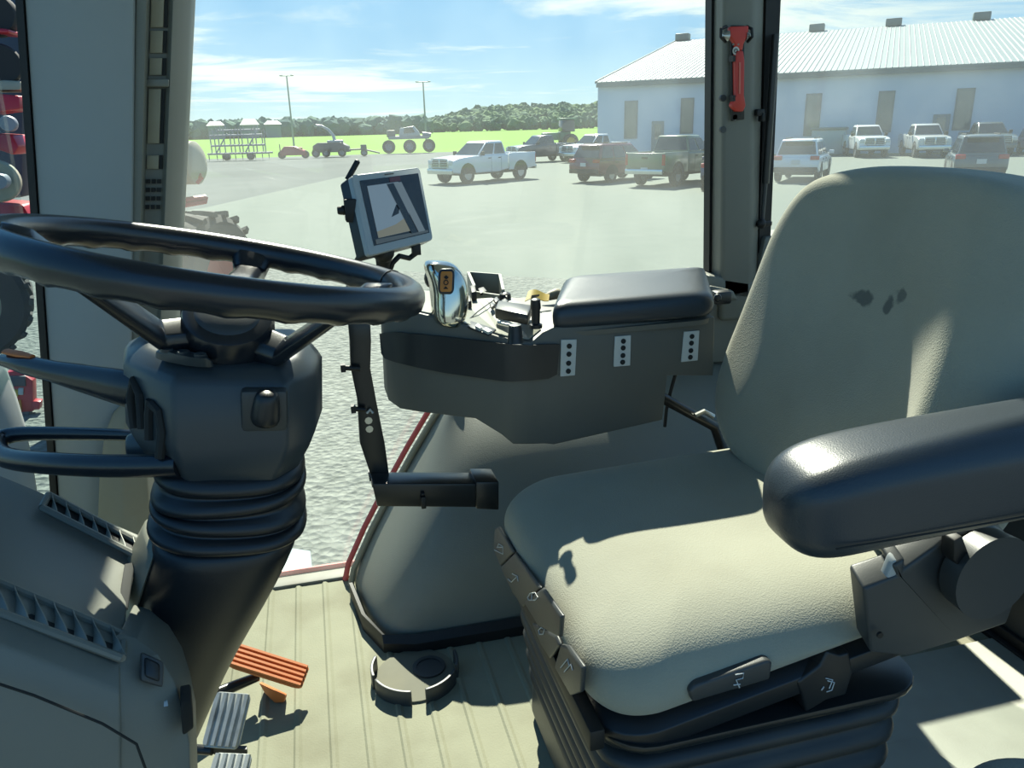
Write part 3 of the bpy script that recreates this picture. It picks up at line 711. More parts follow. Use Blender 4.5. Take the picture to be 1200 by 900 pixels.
# three white perforated plates
for i, (q4, lab) in enumerate(((((657, 398), (675.5, 397.5), (673.5, 439.5), (656, 441)), 'white four-hole plate stuck at the end of the dark console band'),
                              (((720, 394), (739, 392.5), (738, 428), (718.5, 429.5)), 'white four-hole plate below the middle of the padded lid'),
                              (((801, 388.5), (819, 387), (817, 422), (797.5, 424)), 'white four-hole plate nearest to the seat backrest'))):
    q = [U(u, v, Y=yf(u)-.001) for u, v in q4]; c = sum(q, Vector())/4
    b = MB(); b.prism(q, (0, -.0025, 0)); pt = b.obj('mounting_plate', 'white_plate', origin=c, bevel=.0006, seg=1); tag(pt, lab, 'plate', 'white perforated plates on the console side')
    for k in range(4):
        t_ = (.17, .39, .64, .86)[k]; h = q[0].lerp(q[1], .52).lerp(q[3].lerp(q[2], .52), t_)
        b = MB(); b.lathe([(.0, -.003), (.0042, -.003), (.0046, .0), (0, 0)], 14, Matrix.Translation(h+Vector((0, -.0040, 0))) @ Matrix.Rotation(R(90), 4, 'X')); b.obj('hole', 'hole', pt)
# ================================================================== MONITOR
TLm, TRm, BRm, BLm = U(411, 206, d=1.17), U(491, 196.5, d=1.30), U(507, 281, d=1.285), U(432, 300, d=1.155)
def mq(s, t): return TLm.lerp(TRm, s).lerp(BLm.lerp(BRm, s), t)
mn = (TRm-TLm).cross(BLm-TLm).normalized()
if mn.y > 0: mn = -mn
mon = thing('monitor', 'silver-framed display screen on an arm above the wheel rim', 'monitor', (BLm+BRm)/2)
def mring(a, off): return [mq(p.x*(1-2*a)+a, p.y*(1-2*a)+a)+mn*off for p in rrect(.5, .5, .5, .5, .05, 0, 4)]
b = MB(); b.loft([mring(.03, -.030), mring(.0, -.026), mring(-.005, -.008), mring(0, -.002)]); b.obj('housing', 'darker_plastic', mon)
b = MB(); b.loft([mring(-.004, -.008), mring(-.004, .000), mring(.006, .0015)]); bez = b.obj('bezel', 'silver_bezel', mon)
def patch(name, m_, pts, h, par, rr_=.03):
    b = MB(); b.prism([mq(s, t)+mn*h for s, t in pts], mn*.0004); return b.obj(name, m_, par, smooth=False)
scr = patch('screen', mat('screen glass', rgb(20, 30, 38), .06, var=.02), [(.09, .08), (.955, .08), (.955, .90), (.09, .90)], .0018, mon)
patch('sky_reflection', glow('screen sky reflection', rgb(150, 178, 196), .30), [(.17, .16), (.62, .16), (.72, .82), (.17, .82)], .0023, scr)  # reflection of sky in the screen glass, painted as a glowing patch
patch('beige_reflection', glow('screen beige reflection', rgb(170, 172, 150), .26), [(.17, .74), (.45, .70), (.66, .62), (.70, .82), (.17, .82)], .0028, scr)  # beige lower part of the painted reflection
patch('reflection_band', glow('screen dark reflection', rgb(20, 32, 40), .3), [(.44, .17), (.54, .17), (.76, .86), (.66, .86)], .0033, scr)  # dark and pale diagonal bars of the painted reflection
patch('reflection_band', glow('screen pale reflection', rgb(140, 160, 170), .28), [(.545, .17), (.66, .17), (.88, .86), (.775, .86)], .0033, scr)
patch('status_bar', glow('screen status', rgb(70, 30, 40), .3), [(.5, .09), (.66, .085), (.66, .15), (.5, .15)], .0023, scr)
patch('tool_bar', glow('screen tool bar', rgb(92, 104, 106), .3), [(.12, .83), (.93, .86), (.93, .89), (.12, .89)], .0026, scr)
for k in range(7): patch('mark', 'hole', [(.45+.02*k, .035), (.462+.02*k, .035), (.462+.02*k, .05), (.45+.02*k, .05)], .0018, bez)
b = MB(); p = mq(.04, 0)-mn*.015; q = U(419, 189, d=1.185); b.tube([p, q, q+(q-p).normalized()*.002], [.0045, .0045, .002], 10); b.obj('antenna', 'black', mon)
b = MB(); p = U(411, 246, d=1.18); b.box(p, (.018, .03, .034)); b.tube([p+Vector((-.009, 0, 0)), p+Vector((-.02, 0, 0))], [.008, .006], 10); b.obj('side_clamp', 'black', mon, bevel=.003)
b = MB(); p = mq(.80, 1.0)-mn*.012; b.box(p+Vector((0, 0, -.006)), (.014, .014, .018)); b.tube([p+Vector((0, 0, -.012)), p+Vector((-.012, 0, -.02)), U(468, 300, d=1.24), U(460, 308, d=1.24), U(455, 322, d=1.25), U(440, 345, d=1.27)], .0045, 10); b.obj('plug_cable', 'black', mon, bevel=.002)
b = MB(); p = mq(.35, .97)-mn*.02; e = U(424, 374, Y=1.281)+Vector((0, 0, .006))
b.tube([p, U(449, 312, d=1.24), U(438, 340, d=1.27), e], [.014, .011, .012, .014], 14); b.ball(p, .017); b.obj('swivel_arm', 'black', mon)
for du in (0, 4):
    b = MB(); b.tube([U(420+du, 300, d=1.22), U(409+du, 320, d=1.26), U(407+du, 340, d=1.3), U(412+du, 380, d=1.31)], .0028, 8); b.obj('cable', 'black', mon)
# ================================================================== BRACKET ARM
br = thing('support_bracket', 'black bent steel bracket carrying the monitor beside the seat front', 'bracket', U(505, 575, Y=1.26))
b = MB(); rings = []
for v, ua, ub in ((378, 408, 434), (400, 410, 435), (432, 411, 434), (470, 419, 441), (520, 422, 451), (556, 434, 456), (572, 436, 457)):
    a, c = U(ua, v, Y=1.27), U(ub, v, Y=1.27); rings.append([a, c, c+Vector((0, .022, 0)), a+Vector((0, .022, 0))])
b.loft(rings); arm = b.obj('upright', 'steel_black', br, bevel=.002)
b = MB(); a0, a1, a2, a3 = U(436, 567, Y=1.225), U(560, 567, Y=1.225), U(562, 595, Y=1.225), U(442, 594, Y=1.225)
b.prism([a0, a1, a2, a3], (.0, .052, .0)); b.obj('cross_bar', 'steel_black', br, bevel=.003)
b = MB(); b.prism([U(558, 565, Y=1.22), U(585, 565, Y=1.22), U(585, 598, Y=1.22), U(558, 597, Y=1.22)], (0, .062, 0)); b.obj('clamp_sleeve', 'steel_black', br, bevel=.003)
b = MB(); p = U(496, 588, Y=1.22); b.box(p, (.008, .012, .022)); b.box(p+Vector((0, .01, .016)), (.006, .03, .004)); b.obj('clamp_bolt', 'black', br, bevel=.001)
b = MB(); b.prism([U(433, 560, Y=1.26), U(459, 560, Y=1.26), U(459, 564, Y=1.26), U(433, 564, Y=1.26)], (0, .036, 0)); b.obj('collar', 'dark_plastic', br)
for u, v in ((432, 493), (433, 503)):
    b = MB(); p = U(u, v, Y=1.268); b.lathe([(0, -.006), (.005, -.006), (.0065, -.003), (.0065, 0), (0, 0)], 8, Matrix.Translation(p) @ Matrix.Rotation(R(90), 4, 'X')); b.obj('bolt', 'zinc', br)
for u, v, w in ((402, 431, 20), (414, 479, 14)):
    b = MB(); p, q = U(u, v, Y=1.262), U(u+w, v+1, Y=1.262); b.tube([p, q], .0045, 10); b.box(p, (.008, .012, .012)); b.obj('side_pin', 'black', br)
b = MB(); b.tube([U(430, 484, Y=1.265), U(434, 480, Y=1.262), U(437, 484, Y=1.262)], .0022, 8); b.obj('cable_tie', 'white', br)

# ================================================================== SEAT
seat = thing('operator_seat', 'grey cloth operator seat with padded backrest and near armrest', 'seat', (.5, .97, 0))
# cushion
CXm, CYm = .545, .968
def cu(ins, z, fz=0, n=10, r=.085):
    """cushion outline; the front edge (low x) is dropped by fz"""
    out = []
    for p in rrect(0, 0, .275-ins, .270-ins, max(.03, r-ins*.35), 0, n):
        f = max(0, min(1, (-p.x-.05)/.2)); yaw = -R(3)
        nb = max(0, -p.y-.10)/.17
        lift = .075*max(0, min(1, (p.x+.24)/.45))*max(0, min(1, (.47-z)/.07))
        out.append(Vector((CXm+p.x, CYm+p.y, z+lift-fz*f**1.6-.012*f*nb)))
    return out
b = MB(); b.loft([cu(.05, .375), cu(.02, .382), cu(.004, .400), cu(-.002, .425, .005), cu(.002, .455, .01), cu(.014, .480, .016), cu(.034, .496, .022), cu(.065, .504, .022), cu(.105, .505, .018), cu(.16, .500, .01), cu(.21, .497, .003)])
b.obj('seat_cushion', 'fabric', seat, sub=2)
b = MB(); b.loft([[p for p in cu(.03, .335)], cu(.006, .345), cu(.004, .372), cu(.03, .385)]); b.obj('seat_pan', 'darker_plastic', seat, bevel=.004)
# backrest
BO = Vector((.722, .965, .47)); byaw = R(6); brec = R(12)
bxv = Vector((math.sin(byaw), 1*math.cos(byaw), 0))     # across, towards the far side
bxv = Vector((-math.sin(byaw), math.cos(byaw), 0))
bnv = Vector((-math.cos(byaw), -math.sin(byaw), 0))      # facing forward
buv = (Vector((0, 0, 1))*math.cos(brec) - bnv*math.sin(brec)).normalized()
bfv = buv.cross(bxv) * -1
if bfv.dot(bnv) < 0: bfv = -bfv
def BP(s, t, o): return BO + bxv*s + buv*t + bfv*o
# outline points s(across, + = far) and t(up)
outl = [(-.20, .02), (-.262, .10), (-.272, .20), (-.280, .30), (-.285, .40), (-.272, .485), (-.225, .53), (-.13, .548), (0, .552), (.11, .546), (.195, .520), (.246, .45), (.270, .36), (.286, .27), (.296, .18), (.285, .09), (.20, .02), (.0, .0)]
oc = (0, .27)
def bring(k, o, crown=0):
    out = []
    n = len(outl)
    for i in range(n):
        for j in range(3):
            t = j/3
            p0, p1, p2, p3 = [Vector(outl[(i+q) % n]) for q in (-1, 0, 1, 2)]
            p = .5*((2*p1)+(p2-p0)*t+(2*p0-5*p1+4*p2-p3)*t*t+(3*p1-p0-3*p2+p3)*t**3)
            s = oc[0]+(p.x-oc[0])*k; tt = oc[1]+(p.y-oc[1])*k
            q_ = abs(s); sc0 = -min(.14, max(.03, .13-.42*(tt-.22))) if s < 0 else .08; a_ = abs(sc0) if s < 0 else .08; pk = .18
            bol = (.044 if s < 0 else .010)*(max(0, (q_-a_)/(pk-a_)) if q_ < pk else math.cos(min(1, (q_-pk)/.115)*PI/2))
            lum = .014*math.exp(-((tt-.13)/.12)**2)
            out.append(BP(s, tt, o+(bol+lum if crown else 0)))
    return out
b = MB(); b.loft([bring(.90, -.085), bring(.97, -.075), bring(1.0, -.045), bring(.997, -.028), bring(.985, -.013, 0), bring(.963, -.001, 1), bring(.935, .007, 1), *[bring(.90-.06*k, .012-.0005*k, 1) for k in range(15)]])
st = [(U(992, 350, X=.76), (.020, .010), .8), (U(1019, 361, X=.76), (.007, .013), .8), (U(1031, 349, X=.76), (.010, .011), .7)]
FB = stained(M['fabric'], [((p.x-0, p.y, p.z), r_, a) for p, r_, a in st])
b.obj('backrest', FB, seat, sub=1)
# backrest hard shell
b = MB(); b.loft([bring(.6, -.115), bring(.86, -.11), bring(.93, -.085), bring(.92, -.07)]); b.obj('back_shell', 'darker_plastic', seat)
# near armrest
aA, aB = Vector((.432, .630, .705)), Vector((.98, .60, .735))
ad = (aB-aA).normalized(); as_ = Vector((-ad.y, ad.x, 0)).normalized(); au = ad.cross(as_)
b = MB(); rings = []
L_ = (aB-aA).length
for x, k in ((-.006, .30), (.002, .62), (.018, .86), (.045, .98), (.09, 1.0), (.25, 1.0), (.42, 1.0), (L_, 1.0)):
    c = aA+ad*x; ring = []
    drop = .012*max(0, 1-x/.12)
    for p in rrect(0, 0, .058*k, .054*k, .034*k, 0, 5):
        ring.append(c+as_*p.x+au*(p.y-drop+.0))
    rings.append(ring)
b.loft(rings); armr = b.obj('armrest', 'pad_vinyl', seat, sub=2)
b = MB(); pts = [aA+ad*x-as_*.0585+au*(-.030-.004*math.sin(x*6)) for x in [.03+.06*k for k in range(9)]]; b.tube(pts, .0011, 6); b.obj('armrest_seam', 'hole', armr)
# armrest hinge casting and cover below it
b = MB(); q = [U(u, v, Y=.665) for u, v in ((1012, 690), (1020, 766), (1064, 770), (1122, 752), (1180, 732), (1196, 690), (1192, 640), (1165, 619), (1120, 622), (1096, 642), (1060, 668), (1062, 655), (1046, 664), (1052, 676))]
b.prism(q, (.004, .035, .012)); hc = b.obj('hinge_cover', 'dark_plastic', seat, bevel=.008, seg=3)
b = MB(); c = U(1150, 668, Y=.652); b.lathe([(.0, -.014), (.044, -.014), (.052, -.008), (.054, .02), (0, .02)], 36, Matrix.Translation(c) @ Matrix.Rotation(R(90), 4, 'X')); b.obj('hinge_disc', 'dark_plastic', hc)
b = MB(); q = [U(u, v, Y=.668) for u, v in ((1046, 661), (1050, 657), (1081, 679), (1077, 684), (1066, 683), (1054, 678), (1036, 697), (1034, 692))]; b.prism(q, (0, .012, .006)); b.obj('bracket_edge', 'silver_bezel', hc, bevel=.002)
b = MB(); p = U(1032, 745, Y=.655); b.lathe([(0, -.004), (.004, -.003), (.004, 0), (0, 0)], 12, Matrix.Translation(p) @ Matrix.Rotation(R(90), 4, 'X')); b.obj('screw', 'black', hc)
b = MB(); q = [U(u, v, Y=.70) for u, v in ((1060, 690), (1130, 630), (1160, 640), (1120, 740))]; b.prism(q, (.02, .06, 0)); b.obj('armrest_post', 'steel_black', seat, bevel=.004)
b = MB(); q = [U(u, v, Y=.64) for u, v in ((1118, 634), (1128, 628), (1136, 650), (1126, 665), (1118, 658))]; b.prism(q, (0, .02, 0)); b.obj('stop_tab', 'black', hc, bevel=.002)
# suspension bellows and base
bm_ = mat('bellows rubber', rgb(50, 54, 56), .5, var=.12, scale=18, dirt=rgb(96, 92, 80), dirtamt=.4)
b = MB(); rings = []; z = .33; k = 0
while z > .10:
    g = .004*k
    rings += [rrect(.508+g*.2, .965, .206-g, .245, .05, z, 5), rrect(.508+g*.2, .965, .222-g, .262, .06, z-.010, 5), rrect(.508+g*.2, .965, .224-g, .264, .06, z-.026, 5), rrect(.508+g*.2, .965, .210-g, .249, .05, z-.036, 5)]
    z -= .042; k += 1
b.loft(rings); bel = b.obj('suspension_bellows', bm_, seat, sub=1)
b = MB(); b.loft([rrect(.525, .965, .205, .232, .03, .0, 4), rrect(.525, .965, .21, .237, .03, .02, 4), rrect(.525, .965, .205, .232, .03, .13, 4)]); b.obj('seat_base', 'dark_plastic', seat, bevel=.004)
b = MB(); b.box((.53, .73, .018), (.36, .04, .036)); b.obj('slide_rail', 'steel_black', seat, bevel=.002); b = MB(); b.box((.53, 1.20, .018), (.36, .04, .036)); b.obj('slide_rail', 'steel_black', seat, bevel=.002)
b = MB(); b.loft([rrect(.515, .965, .215, .255, .06, .332, 5), rrect(.515, .965, .228, .266, .06, .342, 5), rrect(.515, .965, .228, .266, .06, .352, 5)]); b.obj('top_plate', 'steel_black', seat, bevel=.003)
# control paddles along the front edge
def paddle(q4, sym, zx, m_='dark_plastic', lab=None, dep=(.007, .0, .002), off=.0):
    q = [U(u, v, **zx) for u, v in q4]
    b = MB(); b.prism(q, dep); o = b.obj('control_paddle', m_, seat, bevel=.004, seg=3)
    nq = Vector(dep).normalized()*-.0012
    b = MB()
    for line in sym:
        b.tube([U(u, v, **zx)+nq for u, v in line], .0008, 6)
    b.obj('paddle_symbol', 'white', o, smooth=False)
    return o
bp = dict(X=.262)
paddle([(579, 620), (583, 618), (601, 648), (586, 664), (578, 645)], [[(580, 644), (590, 649), (590, 641), (583, 641)], [(584, 641), (585, 637), (590, 640)]], bp)
paddle([(586, 665), (602, 649), (632, 690), (612, 712), (600, 695)], [[(596, 678), (600, 682), (606, 676)], [(601, 672), (607, 675), (608, 681)]], bp)
paddle([(613, 706), (634, 690), (657, 723), (655, 748), (630, 734)], [[(619, 700), (622, 695), (628, 694), (631, 699), (628, 703), (621, 703), (619, 700)], [(624, 696), (624, 702)]], dict(X=.255))
paddle([(622, 730), (650, 745), (655, 757), (644, 773), (634, 757)], [[(632, 738), (635, 735), (639, 737), (637, 743), (633, 743), (632, 738)]], dict(X=.262))
paddle([(656, 756), (664, 758), (682, 783), (680, 812), (668, 816), (649, 782)], [[(658, 782), (666, 772), (668, 779)], [(662, 787), (670, 778), (672, 785)]], dict(X=.258))
paddle([(808, 811), (816, 803), (900, 774), (906, 776), (903, 797), (812, 824)], [[(861, 790), (871, 788), (870, 794), (862, 796), (866, 805)], [(859, 802), (867, 801)]], dict(Y=.690), 'dark_plastic', dep=(0, .03, 0))
paddle([(934, 800), (962, 780), (970, 763), (985, 768), (996, 764), (1000, 790), (992, 815), (968, 822), (945, 836), (940, 815)], [[(967, 794), (975, 796), (971, 806)], [(969, 797), (977, 799), (974, 808), (968, 810)], [(965, 804), (962, 808)]], dict(Y=.700), 'darker_plastic', dep=(0, .05, 0))
b = MB(); b.box((.275, .93, .36), (.02, .42, .03)); b.obj('paddle_rail', 'black', seat, bevel=.003)
# tube and hose behind the seat
hs = thing('hose', 'black tube and hose in the gap behind the right console', 'hose', U(800, 480, Y=1.36))
b = MB(); b.tube([U(770, 463, Y=1.34), U(838, 500, Y=1.32), U(870, 520, Y=1.30)+Vector((0, 0, -.12)), Vector((.74, 1.30, .012))], .011, 12); b.obj('tube', 'steel_black', hs)
b = MB(); b.tube([U(792, 436, Y=1.36), U(786, 458, Y=1.36), U(781, 480, Y=1.36), U(779, 500, Y=1.36)], .0035, 8); b.obj('hose_line', 'black', hs)
b = MB(); b.tube([U(815, 487, Y=1.31), U(825, 482, Y=1.31), U(836, 488, Y=1.31)], .005, 8); b.obj('clip', 'zinc', hs)
b = MB(); b.box(U(845, 348, Y=1.55), (.04, .03, .03)); b.cyl(U(841, 349, Y=1.53), U(841, 349, Y=1.51), .009); o = b.obj('rear_switch_box', 'darker_plastic', bevel=.006); tag(o, 'small dark switch box between the padded lid and the rear pillar', 'switch box')
b = MB(); b.prism([U(832, 334, Y=1.6), U(860, 340, Y=1.6), U(866, 352, Y=1.6), U(830, 350, Y=1.6)], (0, .1, -.02)); b.prism([Vector((.62, 1.73, .485)), Vector((1.34, 1.73, .485)), Vector((1.34, 1.72, .80)), Vector((1.08, 1.72, .80)), Vector((1.06, 1.72, .66)), Vector((.70, 1.72, .64))], (0, .12, 0)); struct(b.obj('wall_right', 'grey_plastic', bevel=.006))  # rear corner raised out of sight behind the backrest to shade the floor
# corner of a second, folded seat at the lower right
b = MB(); c = U(1240, 945, d=1.02)
b.loft([[c+Vector((.13*k*math.cos(q), .12*k*math.sin(q), z)) for q in [2*PI*j/28 for j in range(28)]] for k, z in ((.8, -.16), (.97, -.14), (1, -.10), (.97, -.045), (.9, -.02), (.7, -.004), (.3, 0))])
o = b.obj('companion_seat', 'fabric', sub=1); tag(o, 'rounded corner of a folded cloth seat at the lower right edge', 'seat')

# ================================================================== HAMMER, STRUT, MIRROR
HY = 1.688
def hp(u, v, o=0): return U(u, v, Y=HY+o)
ham = thing('emergency_hammer', 'red emergency hammer clipped to the rear pillar', 'hammer', hp(864, 140))
b = MB(); q = [hp(u, v) for u, v in ((852, 32), (874, 31), (873, 42), (868, 52), (866.5, 60), (859, 60), (858, 53), (852, 43))]; b.prism(q, (0, -.014, 0)); hd = b.obj('head', 'red', ham, bevel=.003, seg=3)
b = MB(); q = [hp(u, v) for u, v in ((858.5, 60), (867, 60), (868.5, 72), (868, 112), (870, 124), (867, 131), (859, 131), (853, 124), (858, 112), (857.5, 72))]; b.prism(q, (0, -.016, 0)); hn = b.obj('handle', 'red', ham, bevel=.003, seg=3)
b = MB(); q = [hp(u, v, -.0165) for u, v in ((866, 73), (868, 73), (867.5, 110), (865.5, 110))]; b.prism(q, (0, -.001, 0)); b.obj('handle_stripe', mat('pale red rubber', rgb(236, 130, 110), .4), hn)
for s, du in ((-1, 0), (1, 0)):
    b = MB(); a = hp(863+s*10, 42, -.006); c = hp(863+s*16.5, 41.5, -.006); b.tube([a, c], [.011, .003], 12); b.obj('steel_tip', 'zinc', hd)
    b = MB(); b.tube([hp(863+s*12, 31), hp(863+s*18, 34, -.012), hp(863+s*18.5, 43, -.014), hp(863+s*13, 49)], .0035, 8); b.obj('clip', 'black', ham)
b = MB(); p = hp(862.5, 59.5, -.0145); b.lathe([(0, -.002), (.007, -.002), (.0085, 0), (0, 0)], 20, Matrix.Translation(p) @ Matrix.Rotation(R(90), 4, 'X')); b.obj('badge', 'white_plate', hd)
b = MB(); p = hp(862.5, 59.5, -.0167); b.tube([p+Vector((.004*math.cos(q), 0, .004*math.sin(q))) for q in [2*PI*k/12 for k in range(12)]], .0008, 6, closed=True); b.obj('badge_mark', 'hole', hd)
for u in (859.5, 865.5):
    b = MB(); p = hp(u, 52, -.0145); b.lathe([(0, -.001), (.0022, -.001), (.0022, 0), (0, 0)], 10, Matrix.Translation(p) @ Matrix.Rotation(R(90), 4, 'X')); b.obj('rivet', 'sill_metal', hd)
b = MB(); q = [hp(u, v, .002) for u, v in ((855, 30), (871, 30), (871, 140), (856, 142))]; b.prism(q, (0, -.006, 0)); b.obj('holder', 'black', ham, bevel=.002)
b = MB(); q = [hp(u, v, 0) for u, v in ((854, 66), (857, 66), (857, 73), (854, 73))]; b.prism(q, (0, -.018, 0)); q = [hp(u, v, 0) for u, v in ((854, 112), (857, 112), (857, 119), (854, 119))]; b.prism(q, (0, -.018, 0)); b.obj('holder_hook', 'black', ham)
b = MB(); p = hp(861.5, 137.5, -.004); b.lathe([(0, -.004), (.006, -.003), (.006, 0), (0, 0)], 16, Matrix.Translation(p) @ Matrix.Rotation(R(90), 4, 'X')); b.obj('screw', 'white_plate', ham)
gs = thing('gas_strut', 'black gas strut running along the rear pillar beside the window', 'strut', U(893, 268, Y=1.71))
b = MB(); b.tube([U(909, 40, Y=1.72), U(903, 130, Y=1.72), U(897, 215, Y=1.72)], .0085, 12); b.obj('cylinder', 'steel_black', gs)
b = MB(); b.tube([U(897, 215, Y=1.72), U(893, 262, Y=1.72)], .005, 10); b.obj('rod', 'dark_plastic', gs)
b = MB(); b.ball(U(892, 262, Y=1.71), .012); b.box(U(897, 262, Y=1.71), (.03, .014, .012)); b.obj('ball_end', 'black', gs, bevel=.003)

mir = thing('exterior_mirror', 'round tan mirror back outside beyond the front pillar', 'mirror', U(214, 108, d=2.5))
b = MB(); c = U(213, 108, d=2.5); b.ball(c, .026, (1, .6, 1.1)); b.obj('mirror_shell', 'beige', mir)
b = MB(); b.tube([c, c+Vector((-.06, -.1, -.02))], .008, 8); b.obj('mirror_arm', 'black', mir)

# aluminium step box outside the sill
bxs = thing('step_box', 'silver metal step box outside below the sill', 'step', U(330, 690, Z=-.42))
b = MB(); q = [U(330, 640, Z=-.30), U(364, 645, Z=-.30), U(367, 674, Z=-.30), U(270, 705, Z=-.30), U(270, 660, Z=-.30)]; b.prism(q, (0, 0, -.03)); b.obj('tread', 'step_metal', bxs, bevel=.004)
b = MB(); q = [p+Vector((0, 0, -.03)) for p in (U(331, 642, Z=-.30), U(363, 647, Z=-.30), U(366, 673, Z=-.30), U(272, 703, Z=-.30), U(272, 662, Z=-.30))]; b.prism(q, (0, 0, -.14)); b.obj('box_side', mat('dusty red steel', rgb(150, 120, 116), .5, var=.3, scale=30), bxs)
# ================================================================== THE YARD
def ground_mat(name, c1, c2, sc, bump, bs, rough=.9, c3=None):
    c1, c2 = sc_(c1, .38), sc_(c2, .38); c3 = sc_(c3, .38) if c3 else None
    m = mat(name, c1, rough, var=.05, scale=.6, spec=.2); nt = m.node_tree; b = nt.nodes['Principled BSDF']
    tc = N(nt, 'ShaderNodeTexCoord'); nz = N(nt, 'ShaderNodeTexNoise'); nz.inputs['Scale'].default_value = sc; nz.inputs['Detail'].default_value = 6; nz.inputs['Roughness'].default_value = .65
    nt.links.new(tc.outputs['Object'], nz.inputs['Vector'])
    rp = N(nt, 'ShaderNodeMapRange'); rp.inputs[1].default_value = .35; rp.inputs[2].default_value = .65; nt.links.new(nz.outputs['Fac'], rp.inputs[0])
    mx = N(nt, 'ShaderNodeMix', data_type='RGBA'); mx.inputs[6].default_value = c1; mx.inputs[7].default_value = c2; nt.links.new(rp.outputs[0], mx.inputs[0])
    out = mx.outputs[2]
    n2 = N(nt, 'ShaderNodeTexNoise'); n2.inputs['Scale'].default_value = .12; n2.inputs['Detail'].default_value = 5; nt.links.new(tc.outputs['Object'], n2.inputs['Vector'])
    if c3:
        m2 = N(nt, 'ShaderNodeMix', data_type='RGBA'); m2.inputs[7].default_value = c3
        r2 = N(nt, 'ShaderNodeMapRange'); r2.inputs[1].default_value = .42; r2.inputs[2].default_value = .7; r2.inputs[4].default_value = .7; nt.links.new(n2.outputs['Fac'], r2.inputs[0])
        nt.links.new(r2.outputs[0], m2.inputs[0]); nt.links.new(out, m2.inputs[6]); out = m2.outputs[2]
    nt.links.new(out, b.inputs['Base Color'])
    if bump:
        n3 = N(nt, 'ShaderNodeTexVoronoi'); n3.inputs['Scale'].default_value = bs; nt.links.new(tc.outputs['Object'], n3.inputs['Vector'])
        bp = N(nt, 'ShaderNodeBump'); bp.inputs['Strength'].default_value = bump; bp.inputs['Distance'].default_value = .05
        nt.links.new(n3.outputs['Distance'], bp.inputs['Height']); nt.links.new(bp.outputs['Normal'], b.inputs['Normal'])
    return m
M['gravel'] = ground_mat('gravel', rgb(130, 140, 134), rgb(190, 197, 188), 9, .8, 16)
M['lot'] = ground_mat('packed lot', rgb(152, 166, 156), rgb(158, 171, 161), 1.5, .0, 5)
M['dirt'] = ground_mat('worn dirt', rgb(120, 132, 132), rgb(136, 146, 144), .35, 0, 3, c3=rgb(108, 120, 120))
M['field'] = ground_mat('crop field', rgb(134, 200, 8), rgb(144, 206, 14), .05, 0, 3, c3=rgb(126, 194, 12))
M['grass'] = ground_mat('verge grass', rgb(120, 150, 80), rgb(150, 176, 90), 3, .3, 6)
def sheet(name, pts, z, m):
    b = MB(); b.prism([Vector((p[0], p[1], z)) for p in pts], (0, 0, -.02)); return b.obj(name, m, smooth=False)
g0, g1 = U(560, 322, Z=GZ), U(840, 335, Z=GZ); gd = (g1-g0).normalized()
struct(sheet('ground', [(-2500, -60), (2500, -60), (2500, 2800), (-2500, 2800)], GZ-.03, 'field'), 'bright green field beyond the yard')
gl, gr = g0-gd*60, g0+gd*60
struct(sheet('gravel_yard', [gl[:2], gr[:2], (30, -50), (-60, -50)], GZ, 'gravel'), 'gravel around the tractor')
fe0, fe1 = U(150, 189, Z=GZ), U(520, 178, Z=GZ); fe2 = U(700, 176, Z=GZ)
d0, d1, d2 = U(240, 243, Z=GZ), U(400, 207, Z=GZ), U(515, 195, Z=GZ)
struct(sheet('packed_lot', [(-60, -49), (140, -49), (140, 60), fe2[:2], d2[:2], d1[:2], d0[:2], (-14, 14)], GZ-.012, 'lot'), 'pale packed parking lot')
struct(sheet('dirt_strip', [(-90, -48), (30, -48), (60, 90), fe2[:2], fe1[:2], fe0[:2], (-90, 105)], GZ-.02, 'dirt'), 'grey dirt strip along the field')

# trees on the horizon
def foliage(name, c1, c2, s):
    c1, c2 = sc_(c1, .62), sc_(c2, .62)
    m = mat(name, c1, .9, var=.05, spec=.1); nt = m.node_tree; b = nt.nodes['Principled BSDF']
    tc = N(nt, 'ShaderNodeTexCoord'); nz = N(nt, 'ShaderNodeTexNoise'); nz.inputs['Scale'].default_value = s; nz.inputs['Detail'].default_value = 5
    nt.links.new(tc.outputs['Object'], nz.inputs['Vector']); mx = N(nt, 'ShaderNodeMix', data_type='RGBA'); mx.inputs[6].default_value = c1; mx.inputs[7].default_value = c2
    rp = N(nt, 'ShaderNodeMapRange'); rp.inputs[1].default_value = .35; rp.inputs[2].default_value = .65
    nt.links.new(nz.outputs['Fac'], rp.inputs[0]); nt.links.new(rp.outputs[0], mx.inputs[0]); nt.links.new(mx.outputs[2], b.inputs['Base Color']); return m
def hor(u, dist, z=GZ):   # a spot on the ground in the direction of photo column u
    p = U(u, 150, d=1); d = Vector((p.x, p.y, 0)).normalized(); return Vector((d.x*dist, d.y*dist, z))
